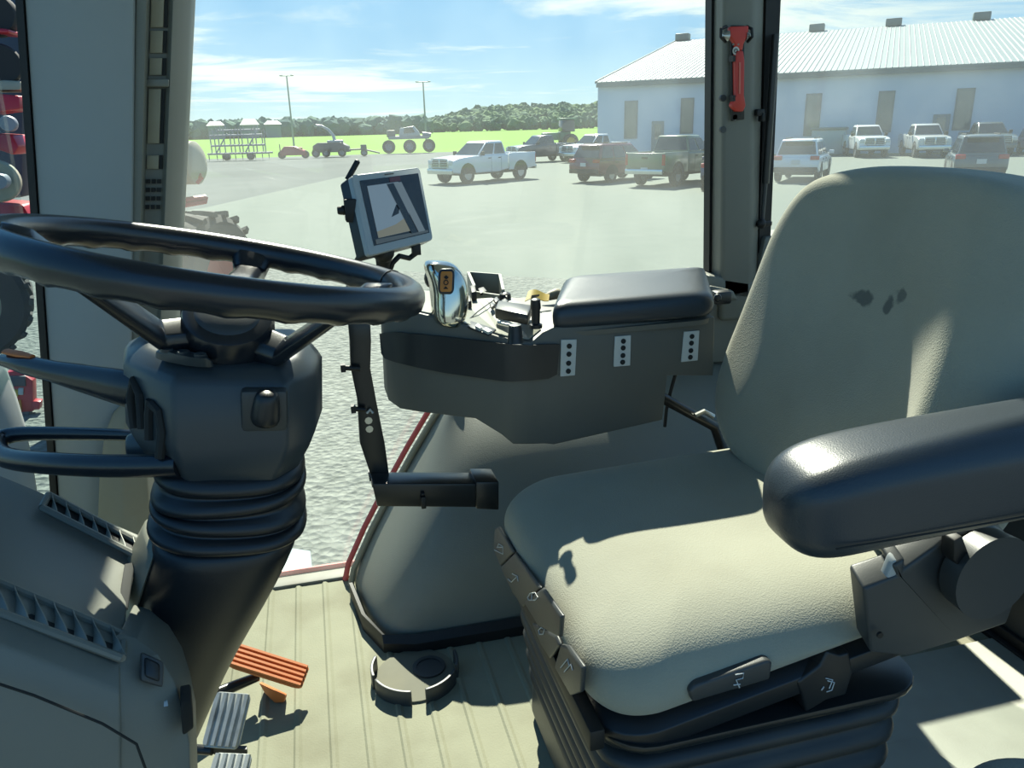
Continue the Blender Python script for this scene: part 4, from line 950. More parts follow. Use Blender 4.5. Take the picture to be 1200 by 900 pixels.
def woods(name, label, u0_, u1_, n, dist, h0, h1, m, hill=None):
    rnd = random.Random(name)
    tb = bmesh.new(); bmesh.ops.create_icosphere(tb, subdivisions=2, radius=1); tb.verts.ensure_lookup_table()
    tv = [v.co.copy() for v in tb.verts]; tf = [[v.index for v in f.verts] for f in tb.faces]; tb.free(); VV, FF = [], []
    for i in range(n):
        u = rnd.uniform(u0_, u1_); dd = dist*rnd.uniform(.95, 1.12); p = hor(u, dd)
        h = rnd.uniform(h0, h1)*dist/700; base = hill(u)*dist/700 if hill else 0
        p.z += base*(dd/dist-.95)/.17 if hill else 0
        w = h*rnd.uniform(.35, .7)
        mt = Matrix.Translation(p+Vector((0, 0, h*.5))) @ Matrix.Rotation(rnd.random()*6, 4, 'Z') @ Matrix.Diagonal((w, w, h*.56, 1))
        k0 = len(VV); VV += [mt @ q + Vector((rnd.gauss(0, .8), rnd.gauss(0, .8), rnd.gauss(0, .8)))*(dist/700) for q in tv]; FF += [[j+k0 for j in f] for f in tf]
    me = bpy.data.meshes.new(name); me.from_pydata(VV, [], FF); me.materials.append(m); o = bpy.data.objects.new(name, me); COL.objects.link(o)
    o['kind'] = 'stuff'; o['label'] = label; o['category'] = 'trees'; return o
woods('tree_line', 'distant line of dark trees along the left horizon', 190, 500, 900, 700, 6, 14, foliage('far trees', rgb(78, 116, 116), rgb(112, 144, 124), .06))
def hill(u):
    return 15*max(0, min(1, (u-480)/80))
woods('wooded_slope', 'low wooded hill on the horizon left of the long white building', 470, 760, 1000, 900, 5, 9, foliage('hill trees', rgb(88, 122, 106), rgb(132, 158, 108), .035), hill)
for u, w, h, v, lab in ((253, 11, 3, 141, 'leftmost of the three far white farm roofs among the trees'), (293, 12, 4, 141, 'largest far white farm roof, middle one among the trees'), (320, 11, 2.6, 145, 'long low white farm roof, right one of the far roofs')):
    p = hor(u, 640); fb = thing('farm_building', lab, 'building', p, 'far white farm roofs', local=True)
    dr = hor(u, 1, 0).normalized(); fb.rotation_euler = (0, 0, math.atan2(dr.y, dr.x)-PI/2)
    base = 9.5
    b = MB(); b.box((0, 0, base/2), (w, 10, base)); b.obj('wall', mat('farm wall', rgb(150, 160, 164), .8), fb)
    b = MB(); b.loft([[(-w/2-1, -6, base), (w/2+1, -6, base), (w/2+1, 6, base), (-w/2-1, 6, base)], [(-w/2+2, -.1, base+h), (w/2-2, -.1, base+h), (w/2-2, .1, base+h), (-w/2+2, .1, base+h)]]); b.obj('roof', mat('farm roof', rgb(235, 240, 236), .6), fb)

# light poles
M['galv'] = mat('galvanised steel', rgb(150, 160, 158), .5, metal=.4)
for u, v, H_, lab in ((345, 175, 11.5, 'light pole behind the red machine at the left of the yard'), (500, 172, 9.6, 'light pole at the field edge beside the high sprayer')):
    p = U(u, v, Z=GZ); t = thing('light_pole', lab, 'light pole', p, 'yard light poles')
    b = MB(); b.tube([p, p+Vector((0, 0, H_))], [.16, .10], 10); b.obj('pole', 'galv', t)
    e = camdir(0)
    b = MB(); b.tube([p+e*-1.0+Vector((0, 0, H_)), p+e*1.0+Vector((0, 0, H_))], .06, 8); b.obj('cross_arm', 'galv', t)
    for s in (-1, 1):
        b = MB(); b.box(p+e*s*.9+Vector((0, 0, H_+.05)), (.5, .4, .16)); b.obj('lamp_head', 'galv', t, bevel=.03)

# ------------------------------------------------------------------ long white building
bl, brr = U(700, 183, Z=GZ), U(1200, 178, Z=GZ)
Ld = (brr-bl); Ld.z = 0; Ld.normalize(); Nd = Vector((-Ld.y, Ld.x, 0))
if Nd.y < 0: Nd = -Nd
def plane_hit(u, v, p0, n):
    r = rr*((u-600)/FOC) + uu*((450-v)/FOC) + fw; o = Vector((0, 0, CAMH)); return o+r*((p0-o).dot(n)/r.dot(n))
def wp(u, v, off=0): return plane_hit(u, v, bl-Nd*off, Nd)
EH = wp(700, 97).z
rg = plane_hit(793, 49, bl, Ld); RD = (rg-bl).dot(Nd); RH = rg.z
LEN = 62
bld = thing('warehouse', 'long white metal building with pale roof behind the parked trucks', 'building', (bl.x, bl.y, GZ))
wm = mat('white wall cladding', rgb(206, 224, 240), .6, var=.03, alb=.72, scale=.3)
nt = wm.node_tree
rm_ = mat('white ribbed roof', rgb(146, 162, 164), .55, var=.02, scale=.3)
Z1 = Vector((0, 0, 1))
gb = Vector((bl.x, bl.y, GZ)); ge = gb+Ld*LEN
eb, ee = Vector((bl.x, bl.y, EH)), Vector((ge.x, ge.y, EH))
b = MB(); b.loft([[gb, gb+Nd*2*RD, eb+Nd*2*RD, Vector((gb.x, gb.y, RH))+Nd*RD-Z1*.1, eb], [ge, ge+Nd*2*RD, ee+Nd*2*RD, Vector((ge.x, ge.y, RH))+Nd*RD-Z1*.1, ee]])
b.obj('wall', wm, bld, smooth=False)
b = MB()
ov = .5; sl = (RH-EH)/RD; rows = []
npan = 150
for k in range(npan):
    for f, hgt in ((0, 0), (.12, .05), (.24, 0)):
        s = LEN*(k+f)/npan
        e = eb-Nd*ov-Z1*sl*ov+Ld*(s-.0)+Z1*(.12+hgt); r_ = Vector((bl.x, bl.y, RH))+Nd*RD+Ld*s+Z1*(.12+hgt); e2 = eb+Nd*(2*RD+ov)-Z1*sl*ov+Ld*s+Z1*(.12+hgt)
        rows.append([e, r_, e2])
b.grid(rows); roof = b.obj('roof', rm_, bld, solid=.12, smooth=False)
fm = mat('grey eave trim', rgb(120, 134, 132), .5)
b = MB(); p = eb-Nd*ov-Z1*sl*ov; b.prism([p, p+Nd*.2, p+Nd*.2+Z1*-.30, p+Z1*-.30], Ld*LEN); b.obj('gutter', fm, bld, smooth=False)
b = MB(); p = eb-Nd*ov-Z1*sl*ov-Ld*.05; q = Vector((bl.x, bl.y, RH))+Nd*RD-Ld*.05; b.prism([p, q, q+Z1*.2, p+Z1*.2], Ld*-.06); b.obj('rake_trim', fm, bld, smooth=False)
for u, v in ((800, 50), (957, 38.5), (1047, 30), (1150, 23)):
    p = plane_hit(u, v, Vector((bl.x, bl.y, 0))+Nd*RD, Nd); p = Vector((p.x, p.y, RH+.05)); b = MB()
    b.prism([p-Ld*.75-Nd*.6, p+Ld*.75-Nd*.6, p+Ld*.75+Nd*.6, p-Ld*.75+Nd*.6], Z1*.75); b.obj('roof_vent', fm, bld, bevel=.1)
wf = mat('window frame', rgb(110, 126, 130), .5)
gls = mat('window glass', rgb(96, 116, 118), .08, spec=.9, var=.02)
gold = mat('gold lettering', rgb(190, 180, 90), .6)
for q4 in ((732, 118, 747, 118, 747, 162, 731.5, 163), (798, 115, 813.5, 114.5, 812, 156, 797, 157), (945, 110, 963, 109, 960, 158, 941, 160), (1029, 107, 1049.5, 106, 1044, 154, 1026, 156), (1121, 103.5, 1143, 103, 1137, 152, 1116, 153)):
    q = [wp(q4[i], q4[i+1], .02) for i in (0, 2, 4, 6)]
    # upright frame on the wall
    s0 = (q[0]+q[3])/2; s1 = (q[1]+q[2])/2; a, c = (s0-gb).dot(Ld), (s1-gb).dot(Ld); zt, zb = (q[0].z+q[1].z)/2, (q[2].z+q[3].z)/2
    f = lambda s, z, o=.0: gb+Ld*s+Vector((0, 0, z-GZ))-Nd*o
    b = MB(); b.prism([f(a, zb), f(c, zb), f(c, zt), f(a, zt)], -Nd*.06); w_ = b.obj('window_frame', wf, bld, smooth=False)
    b = MB(); b.prism([f(a+.1, zb+.1, .061), f(c-.1, zb+.1, .061), f(c-.1, zt-.1, .061), f(a+.1, zt-.1, .061)], -Nd*.01); b.obj('pane', gls, w_, smooth=False)
for u0_, u1_, v0, v1 in ((764, 778, 142, 184), (1092, 1112, 134, 178)):
    a, c = (wp(u0_, 150)-gb).dot(Ld), (wp(u1_, 150)-gb).dot(Ld); zt = wp(u0_, v0).z
    f = lambda s, z, o=.0: gb+Ld*s+Vector((0, 0, z-GZ))-Nd*o
    b = MB(); b.prism([f(a, GZ+.05), f(c, GZ+.05), f(c, zt), f(a, zt)], -Nd*.08); dr = b.obj('door', mat('grey door', rgb(128, 146, 152), .5), bld, smooth=False)
    b = MB(); m0, m1 = a+(c-a)*.25, a+(c-a)*.75; b.prism([f(m0, GZ+1.3, .081), f(m1, GZ+1.3, .081), f(m1, zt-.25, .081), f(m0, zt-.25, .081)], -Nd*.01); b.obj('door_pane', gls, dr, smooth=False)
for u, v in ((770, 99), (1087, 84)):
    p = wp(u, v); b = MB(); b.prism([p-Ld*.2, p+Ld*.2, p+Ld*.2+Z1*.25, p-Ld*.2+Z1*.25], -Nd*.35); b.obj('wall_lamp', fm, bld, bevel=.03)
# lawn strip along the wall
struct(sheet('verge', [(gb-Nd*2.2+Ld*0)[:2], (ge-Nd*2.2)[:2], (ge+Nd*.1)[:2], (gb+Nd*.1)[:2]], GZ+.01, 'grass'), 'narrow grass verge along the building')
# white storage bin against the wall
a, c = (wp(953, 160)-gb).dot(Ld), (wp(992, 160)-gb).dot(Ld)
f = lambda s, z, o: gb+Ld*s+Vector((0, 0, z))-Nd*o
sb = thing('storage_bin', 'pale storage bin against the building wall behind the trucks', 'bin', f((a+c)/2, 0, 1.2))
b = MB(); b.prism([f(a, 0.02, .4), f(c, 0.02, .4), f(c, 0.02, 2.0), f(a, 0.02, 2.0)], Z1*1.75); b.obj('bin_body', mat('bin paint', rgb(190, 204, 206), .5), sb, bevel=.05)
b = MB(); b.prism([f(a-.1, 1.77, .3), f(c+.1, 1.77, .3), f(c+.1, 1.77, 2.1), f(a-.1, 1.77, 2.1)], Z1*.18); b.obj('bin_lid', wf, sb, bevel=.05)

# ------------------------------------------------------------------ vehicles
M['tyre'] = mat('tyre rubber', rgb(40, 44, 46), .8, var=.15, scale=4)
M['alloy'] = mat('alloy rim', rgb(180, 186, 188), .3, metal=.7)
M['auto_glass'] = mat('vehicle glass', rgb(38, 52, 58), .06, spec=.8, var=.05)
M['lamp_white'] = mat('headlamp', rgb(235, 238, 235), .15, var=.03)
M['lamp_red'] = mat('tail lamp', rgb(210, 50, 48), .25)
M['lamp_amber'] = mat('turn lamp', rgb(235, 160, 60), .3)
M['under'] = mat('underbody', rgb(30, 33, 34), .8)
M['car_chrome'] = mat('vehicle chrome', rgb(190, 196, 196), .2, metal=.9)
def paint(name, c): return mat(name, c, .28, var=.02, coat=.6, alb=.8)
P_white = paint('white paint', rgb(232, 236, 236)); P_navy = paint('navy paint', rgb(44, 58, 78)); P_maroon = paint('maroon paint', rgb(110, 36, 52)); P_olive = paint('olive paint', rgb(110, 122, 92))
P_black = paint('black paint', rgb(36, 42, 46)); P_blue = paint('dark blue paint', rgb(40, 60, 96)); P_silver = paint('silver paint', rgb(200, 206, 204)); P_char = paint('charcoal paint', rgb(86, 98, 100)); P_red = paint('bright red paint', rgb(190, 60, 70))
def wheel_mesh(r, w):
    b = MB(); mt = Matrix.Rotation(R(90), 4, 'X')
    b.lathe([(r*.6, -w/2), (r*.92, -w/2), (r, -w*.36), (r, w*.36), (r*.92, w/2), (r*.6, w/2), (r*.6, -w/2)], 28, mt, cap=False); return b
def rim_mesh(r, w, side):
    b = MB(); mt = Matrix.Rotation(R(90), 4, 'X')
    b.lathe([(0, -w*.40), (r*.2, -w*.46), (r*.22, -w*.40), (r*.5, -w*.36), (r*.58, -w*.47), (r*.64, -w*.47), (r*.64, w*.4), (0, w*.4)], 24, mt); return b
def vehicle(name, label, cat, u, v, head, pm, kind='pickup', S=(1, 1, 1), rear_plate=True, group='vehicles parked in the yard', rimm='alloy', dbl=True, flip=False):
    p = U(u, v, Z=GZ); t = thing(name, label, cat, p, group, local=True)
    d = camdir(head); t.rotation_euler = (0, 0, math.atan2(d.y, d.x)); t.scale = S
    if kind == 'pickup':
        Lf, Lr, w, zb, belt, roof, hood = 2.95, -2.95, 1.96, .52, 1.27, 1.93, 1.22
        fx, rx, wr = 1.95, -1.80, .43
        cab0, cab1 = -.85, 1.22; r0_, r1_ = -.70, .42
        prof = [(-.93, zb+.06), (-.93, belt+.02), (cab1+.05, belt), (1.35, hood+.06), (2.55, hood-.02), (2.86, hood-.14), (2.95, .95), (2.95, zb+.02), (2.4, zb-.06), (-.2, zb-.06)]
    else:
        Lf, Lr, w, zb, belt, roof, hood = 2.32, -2.32, 1.86, .42, 1.02, 1.70, .98
        fx, rx, wr = 1.42, -1.38, .36
        cab0, cab1 = -2.22, 1.05; r0_, r1_ = -1.85, .28
        prof = [(-2.30, zb+.1), (-2.32, .75), (-2.26, belt), (cab1, belt), (1.3, hood), (2.0, hood-.1), (2.25, hood-.24), (2.32, .65), (2.30, zb+.02), (1.9, zb-.06), (-1.9, zb-.04)]
    b = MB()
    cs = []
    for k, (yy, s) in enumerate(((-w/2+.03, .985), (-w/2, 1), (w/2, 1), (w/2-.03, .985))): pass
    b.prism([Vector((x, -w/2, z)) for x, z in prof], (0, w, 0)); body = b.obj('body', pm, t, bevel=.07, seg=3)
    # cabin with tapered roof
    wb, wt = w*.93, w*.74
    b = MB(); b.loft([[(cab0, -wb/2, belt-.02), (cab1, -wb/2, belt-.02), (cab1, wb/2, belt-.02), (cab0, wb/2, belt-.02)], [(r0_, -wt/2, roof-.03), (r1_, -wt/2, roof-.03), (r1_, wt/2, roof-.03), (r0_, wt/2, roof-.03)], [(r0_+.08, -wt/2+.08, roof), (r1_-.12, -wt/2+.08, roof), (r1_-.12, wt/2-.08, roof), (r0_+.08, wt/2-.08, roof)]])
    b.obj('cabin', pm, t, bevel=.04)
    bp_ = lambda x0, x1, s: None
    def side(s, a0, a1, parent=t, n='side_window'):  # a0..a1 along the side, 0 = rear, 1 = front
        q = []
        for a, k in ((a0, .10), (a1, .10), (a1, .86), (a0, .86)):
            xb, xt = cab0+(cab1-cab0)*a, r0_+(r1_-r0_)*a
            q.append(Vector((xb+(xt-xb)*k, s*(wb/2+(wt/2-wb/2)*k+.012), belt+(roof-.03-belt)*k)))
        b = MB(); b.prism(q, (0, -s*.02, 0)); b.obj(n, 'auto_glass', parent, smooth=False)
    segs = ((.07, .44), (.50, .95)) if kind == 'pickup' else ((.05, .30), (.34, .60), (.64, .94))
    for s in (-1, 1):
        for a0, a1 in segs: side(s, a0, a1)
    def endg(xb, xt, n, sg, k0=.08, k1=.9):
        q = []
        for k, m_ in ((k0, -1), (k0, 1), (k1, 1), (k1, -1)):
            ww = (wb+(wt-wb)*k)*.46; q.append(Vector((xb+(xt-xb)*k+sg*.012, m_*ww, belt+(roof-.03-belt)*k)))
        b = MB(); b.prism(q, (-sg*.02, 0, 0)); b.obj(n, 'auto_glass', t, smooth=False)
    endg(cab1, r1_, 'windshield', 1); endg(cab0, r0_, 'rear_window', -1, .15)
    rear_x = Lr
    if kind == 'pickup':
        b = MB()
        for s in (-1, 1):
            b.prism([Vector((x, s*(w/2), z)) for x, z in ((-2.93, zb+.1), (-2.95, belt+.06), (-.95, belt+.06), (-.95, zb), (-1.3, zb), (-2.5, zb+.04))], (0, -s*.10, 0))
        b.box((-1.9, 0, .80), (2.0, w-.1, .1)); b.obj('bed', pm, t, bevel=.03)
        b = MB(); b.box((-2.93, 0, .95), (.07, w-.06, .72)); tg = b.obj('tailgate', pm, t, bevel=.03)
        b = MB(); b.box((-2.975, 0, 1.12), (.02, .3, .08)); b.obj('tailgate_handle', 'under', tg, bevel=.01)
    b = MB(); b.box((0, 0, zb-.02), (4.6 if kind == 'pickup' else 3.8, w*.72, .22)); b.obj('chassis', 'under', t)
    # wheels and arches
    for x in (fx, rx):
        for s in (-1, 1):
            b = MB(); b.lathe([(0, -.02), (wr*1.2, -.02), (wr*1.2, .02), (0, .02)], 28, Matrix.Translation((x, s*(w/2-.012), wr*1.04)) @ Matrix.Rotation(R(90), 4, 'X')); 
            for vv in b.bm.verts: vv.co.z = max(vv.co.z, zb-.05)
            b.obj('wheel_arch', 'under', t)
            ww = .28 if kind == 'pickup' else .24
            b = wheel_mesh(wr, ww); o = b.obj('wheel', 'tyre', t); o.location = (x, s*(w/2-.11), wr)
            b = rim_mesh(wr, ww, s); q = b.obj('rim', rimm, o)
            if s > 0: q.rotation_euler = (0, 0, PI)
    # front
    if kind == 'pickup':
        b = MB(); b.box((2.955, 0, .98), (.05, 1.15, .36)); gr_ = b.obj('grille', 'under', t, bevel=.03)
        b = MB()
        for k in range(4): b.box((2.985, 0, .85+k*.085), (.02, 1.12, .03))
        b.box((2.985, 0, 1.17), (.03, 1.25, .05)); b.box((2.985, -.62, .98), (.03, .05, .4)); b.box((2.985, .62, .98), (.03, .05, .4)); b.box((2.99, 0, .98), (.02, .08, .36)); b.obj('grille_bar', 'car_chrome', gr_, bevel=.008)
        for s in (-1, 1):
            b = MB(); b.box((2.92, s*.80, 1.0), (.10, .28, .24)); b.obj('headlight', 'lamp_white', t, bevel=.03)
        b = MB(); b.box((2.98, 0, .60), (.14, w-.04, .26)); b.obj('bumper', 'car_chrome' if pm in (P_white, P_silver) else pm, t, bevel=.04)
        b = MB(); b.box((3.0, 0, .70), (.08, 1.1, .1)); b.obj('bumper_intake', 'under', t, bevel=.02)
        b = MB(); b.box((-3.0, 0, .60), (.14, w-.1, .20)); b.obj('bumper', 'car_chrome', t, bevel=.03)
        for s in (-1, 1):
            b = MB(); b.box((-2.935, s*.91, 1.05), (.08, .14, .42)); b.obj('tail_light', 'lamp_red', t, bevel=.02)
    else:
        b = MB(); b.box((2.28, 0, .72), (.10, .9, .18)); b.obj('grille', 'under', t, bevel=.02)
        for s in (-1, 1):
            b = MB(); b.box((2.16, s*.72, .78), (.22, .34, .12)); b.obj('headlight', 'lamp_white', t, bevel=.03)
            b = MB(); b.box((-2.27, s*.74, .98), (.12, .36, .16)); b.obj('tail_light', 'lamp_red', t, bevel=.03)
        b = MB(); b.box((-2.30, 0, .52), (.10, w-.1, .2)); b.obj('bumper', 'under', t, bevel=.03)
        b = MB(); b.box((r0_-.12, 0, roof-.06), (.3, wt*.8, .05)); b.obj('spoiler', pm, t, bevel=.02)
        for s in (-1, 1):
            b = MB(); b.tube([(r0_+.2, s*wt*.42, roof+.03), (r1_-.2, s*wt*.42, roof+.03)], .02, 6); b.obj('roof_rail', 'under', t)
    b = MB(); b.box((Lr-.02 if kind != 'pickup' else -2.99, 0, .82 if kind != 'pickup' else .68), (.02, .34, .16)); b.obj('licence_plate', 'lamp_white', t)
    for s in (-1, 1):
        b = MB(); b.box((cab1-.22, s*(w/2+.10), belt+.10), (.12, .20, .2 if kind == 'pickup' else .14)); b.box((cab1-.2, s*(w/2), belt+.04), (.05, .12, .05)); b.obj('mirror', 'under' if kind == 'pickup' else pm, t, bevel=.03)
        for xx in ((.05, .75) if kind == 'pickup' else (-.75, .15)):
            b = MB(); b.box((xx-.3, s*(w/2+.012), belt-.13), (.16, .03, .035)); b.obj('door_handle', 'under', t)
            b = MB(); b.box((xx+.12-.55, s*(w/2+.001), belt-.42), (.012, .006, .72)); b.obj('door_gap', 'under', t)
    return t
vehicle('pickup_truck', 'white pickup truck parked alone facing left in the open lot', 'pickup truck', 567, 212, 222, P_white, S=(.92, 1, 1.0))
vehicle('pickup_truck', 'dark navy pickup truck parked behind the lone white pickup', 'pickup truck', 634, 189.5, 208, P_navy, S=(.85, 1, 1))
vehicle('pickup_truck', 'white pickup truck half hidden behind the maroon car', 'pickup truck', 697, 189, 216, P_white, S=(.9, 1, 1))
vehicle('car', 'maroon hatchback seen from behind, left of the olive pickup', 'car', 722, 211, 42, P_maroon, 'suv')
vehicle('pickup_truck', 'olive green pickup seen from behind beside the maroon car', 'pickup truck', 795, 214.5, 46, P_olive, S=(.9, 1, 1.05))
vehicle('car', 'black car half hidden by the grey rear pillar, behind the olive pickup', 'car', 846, 187, 235, P_black, 'suv', S=(1, 1, 1.1))
vehicle('car', 'dark blue car almost hidden at the left edge of the rear pillar', 'car', 853, 220, 72, P_blue, 'suv')
vehicle('car', 'white car seen from behind just right of the rear pillar', 'car', 940, 210, 62, P_white, 'suv', S=(1, 1, 1.03))
vehicle('pickup_truck', 'white pickup truck facing the cab, parked in front of the storage bin', 'pickup truck', 1012, 183, 258, P_white, S=(1, 1, 1.08))
vehicle('pickup_truck', 'older silver pickup with amber corner lamp facing the cab', 'pickup truck', 1080, 183, 256, P_silver, S=(1, 1, 1.08))
vehicle('pickup_truck', 'charcoal pickup facing the cab behind the grey hatchback', 'pickup truck', 1153, 181, 256, P_char, S=(1, 1, 1.08))
vehicle('car', 'grey hatchback with pale roof seen from behind above the seat back', 'car', 1138, 212, 66, P_char, 'suv', S=(1, .96, 1.06))
vehicle('car', 'bright red car cut off by the right edge of the view', 'car', 1217, 181, 250, P_red, 'suv')

# ------------------------------------------------------------------ farm machines along the field
M['mach_dark'] = mat('dusty dark machine paint', rgb(72, 80, 90), .6, var=.2, scale=2)
M['mach_grey'] = mat('grey machine steel', rgb(150, 156, 166), .5, var=.15, scale=2)
M['mach_green'] = mat('green machine paint', rgb(60, 130, 96), .45)
def fl(p, head):
    d = camdir(head); return p, d, Vector((-d.y, d.x, 0))
def mwheel(t, p, ax, r, w, rim='red_paint', nm='wheel', lug=True):
    """a wheel with its centre at p, axle along ax"""
    ax = ax.normalized(); e1 = Vector((0, 0, 1)); e2 = ax.cross(e1).normalized()
    mt = Matrix(((e1.x, e2.x, ax.x, p.x), (e1.y, e2.y, ax.y, p.y), (e1.z, e2.z, ax.z, p.z), (0, 0, 0, 1)))
    b = MB(); b.lathe([(r*.55, -w/2), (r*.86, -w/2), (r*.95, -w*.42), (r*.95, w*.42), (r*.86, w/2), (r*.55, w/2), (r*.55, -w/2)], 36, mt, cap=False)
    if lug:
        for k in range(22):
            a = 2*PI*k/22
            for s in (-1, 1):
                aa = a+(.14 if s > 0 else 0); pts = []
                for f in (.02, .5, 1):
                    ang = aa+.22*f; pts.append((r*.93, ang, s*w*.5*f))
                for (q0, q1) in zip(pts, pts[1:]):
                    def P3(rad, ang, z): return mt @ Vector((rad*math.cos(ang), rad*math.sin(ang), z))
                    wd = .05
                    b.loft([[P3(q[0], q[1]-wd, q[2]), P3(q[0], q[1]+wd, q[2]), P3(r, q[1]+wd*.7, q[2]), P3(r, q[1]-wd*.7, q[2])] for q in (q0, q1)])
    o = b.obj(nm, 'tyre', t)
    b = MB(); b.lathe([(0, w*.2), (r*.18, w*.24), (r*.2, w*.12), (r*.45, w*.15), (r*.54, w*.42), (r*.57, w*.42), (r*.57, -w*.42), (r*.54, -w*.42), (r*.45, -w*.15), (r*.2, -w*.12), (r*.18, -w*.24), (0, -w*.24)], 28, mt); b.obj('rim', rim, o)
    return o
def wheel_root(name, label, cat, p): return thing(name, label, cat, p)
# cultivator with folded wings
p = U(283, 188, Z=GZ); p, d, s = fl(p, 0); cu_ = thing('field_cultivator', 'grey folded cultivator with many upright tines at the left field edge', 'cultivator', p)
for yy, zz, x0, x1 in ((0, .7, -3.4, 3.0), (1.2, .7, -3.2, 3.0), (.2, 1.5, -3, 2.6), (.2, 2.5, -3, 2.4), (1.0, 3.0, -2.4, 2.0)):
    b = MB(); b.tube([p+d*x0+s*yy+Z1*zz, p+d*x1+s*yy+Z1*zz], .10, 6); b.obj('frame_beam', 'mach_grey', cu_)
rnd = random.Random(3)
for k in range(13):
    x = -3.0+k*.46+rnd.uniform(-.1, .1); h = rnd.uniform(2.4, 3.3)
    b = MB(); y0 = rnd.uniform(0, 1); b.tube([p+d*x+s*y0+Z1*.6, p+d*x+s*y0+Z1*h, p+d*(x+.25)+s*y0+Z1*(h+.25), p+d*(x+.3)+s*y0+Z1*(h-.15)], .06, 6); b.obj('tine', 'mach_grey', cu_)
for k in range(10):
    x = -3.2+k*.68; b = MB(); c = p+d*x+s*rnd.uniform(-.4, .2)+Z1*.42; b.lathe([(.05, -.05), (.42, 0), (.05, .05)], 18, Matrix.Translation(c) @ Matrix.Rotation(R(90), 4, 'Y') ); b.obj('disc_blade', 'mach_dark', cu_)
for x in (-1.6, .9): mwheel(cu_, p+d*x+s*.4+Z1*.42, s, .42, .3, 'mach_grey', lug=False)
for x0, x1, h in ((-2.6, -1.2, 2.7), (.4, 1.9, 2.9)):
    b = MB(); b.tube([p+d*x0+s*.2+Z1*.7, p+d*x1+s*.2+Z1*h], .07, 6); b.obj('strut', 'mach_grey', cu_)
# red machine
p = U(345, 186, Z=GZ); p, d, s = fl(p, 0); rm2 = thing('red_mower', 'small red farm machine parked right of the folded cultivator', 'machine', p)
b = MB(); b.loft([[p+d*x+s*y+Z1*z for x, y in ((-1.3, -.5), (1.3, -.5), (1.3, .6), (-1.3, .6))] for z in (.35, .75)] + [[p+d*x+s*y+Z1*1.25 for x, y in ((-.9, -.3), (.2, -.3), (.2, .4), (-.9, .4))]]); b.obj('deck', 'red_paint', rm2, bevel=.05)
b = MB(); b.box(p+d*.7+Z1*.95, (.5, .4, .35)); b.obj('gearbox', 'orange', rm2, bevel=.05)
for x in (-1.2, 1.25): mwheel(rm2, p+d*x+s*-.2+Z1*.42, s, .42, .28, 'red_paint', lug=False)
b = MB(); b.tube([p+d*-1.4+Z1*.5, p+d*-1.4+Z1*1.5], .05, 6); b.obj('stand', 'mach_dark', rm2)
# forage wagon with a tall spout
p = U(389, 184, Z=GZ); p, d, s = fl(p, 0); fo = thing('forage_harvester', 'dark forage harvester with curved pale spout at the field edge', 'harvester', p)
b = MB(); b.prism([p+d*x+Z1*z-s*.7 for x, z in ((-1.9, .5), (-1.8, 1.2), (-1.3, 1.5), (1.2, 1.5), (1.9, 1.1), (2.0, .5))], s*1.4); b.obj('hopper', 'mach_dark', fo, bevel=.06)
b = MB(); b.box(p+d*.5+Z1*1.6, (1.7, 1.2, .25)); b.obj('top_cover', 'silver_bezel', fo, bevel=.08)
b = MB(); b.tube([p+d*.5+Z1*1.5, p+d*.35+Z1*2.2, p+d*-.1+Z1*2.8, p+d*-.8+Z1*3.2, p+d*-1.4+Z1*3.3], [.20, .17, .15, .13, .10], 10); b.obj('spout', 'silver_bezel', fo)
for x in (-1.5, -.4, 1.3): mwheel(fo, p+d*x+s*-.8+Z1*.45, s, .45, .3, 'mach_grey', lug=False)
b = MB(); b.tube([p+d*1.9+Z1*.7, p+d*3.4+Z1*.75, p+d*5.2+Z1*.3], .09, 6); b.box(p+d*3.5+Z1*.9, (.6, .5, .6)); b.obj('drawbar', 'mach_dark', fo)
mwheel(fo, p+d*3.6+s*-.5+Z1*.38, s, .38, .25, 'mach_grey', lug=False)
# high sprayer
p = U(480, 179.5, Z=GZ); p, d, s = fl(p, 5); sp = thing('field_sprayer', 'tall grey sprayer on high wheels beside the light pole at the field edge', 'sprayer', p)
for x in (-2.3, .1, 2.3): mwheel(sp, p+d*x+s*(-.9 if x != 2.3 else .6)+Z1*.78, s, .78, .5, 'mach_grey', lug=False)
b = MB(); b.box(p+d*.0+Z1*1.75, (4.6, 1.6, .35)); b.obj('chassis', 'mach_grey', sp, bevel=.05)
b = MB(); b.prism([p+d*x+Z1*z-s*.8 for x, z in ((-1.1, 1.9), (-.9, 2.8), (.7, 3.0), (1.2, 2.4), (1.4, 1.9))], s*1.6); b.obj('cab', 'silver_bezel', sp, bevel=.08)
b = MB(); b.prism([p+d*x+Z1*z-s*.83 for x, z in ((-.5, 2.2), (-.4, 2.8), (.5, 2.85), (.8, 2.3))], s*.02); b.obj('side_window', 'auto_glass', sp)
b = MB(); b.box(p+d*-2.0+Z1*2.2, (.9, 1.4, .8)); b.obj('tank', 'mach_dark', sp, bevel=.12)
b = MB(); b.tube([p+d*1.6+Z1*2.1, p+d*2.6+Z1*1.95], .25, 8); b.obj('boom', 'mach_grey', sp)
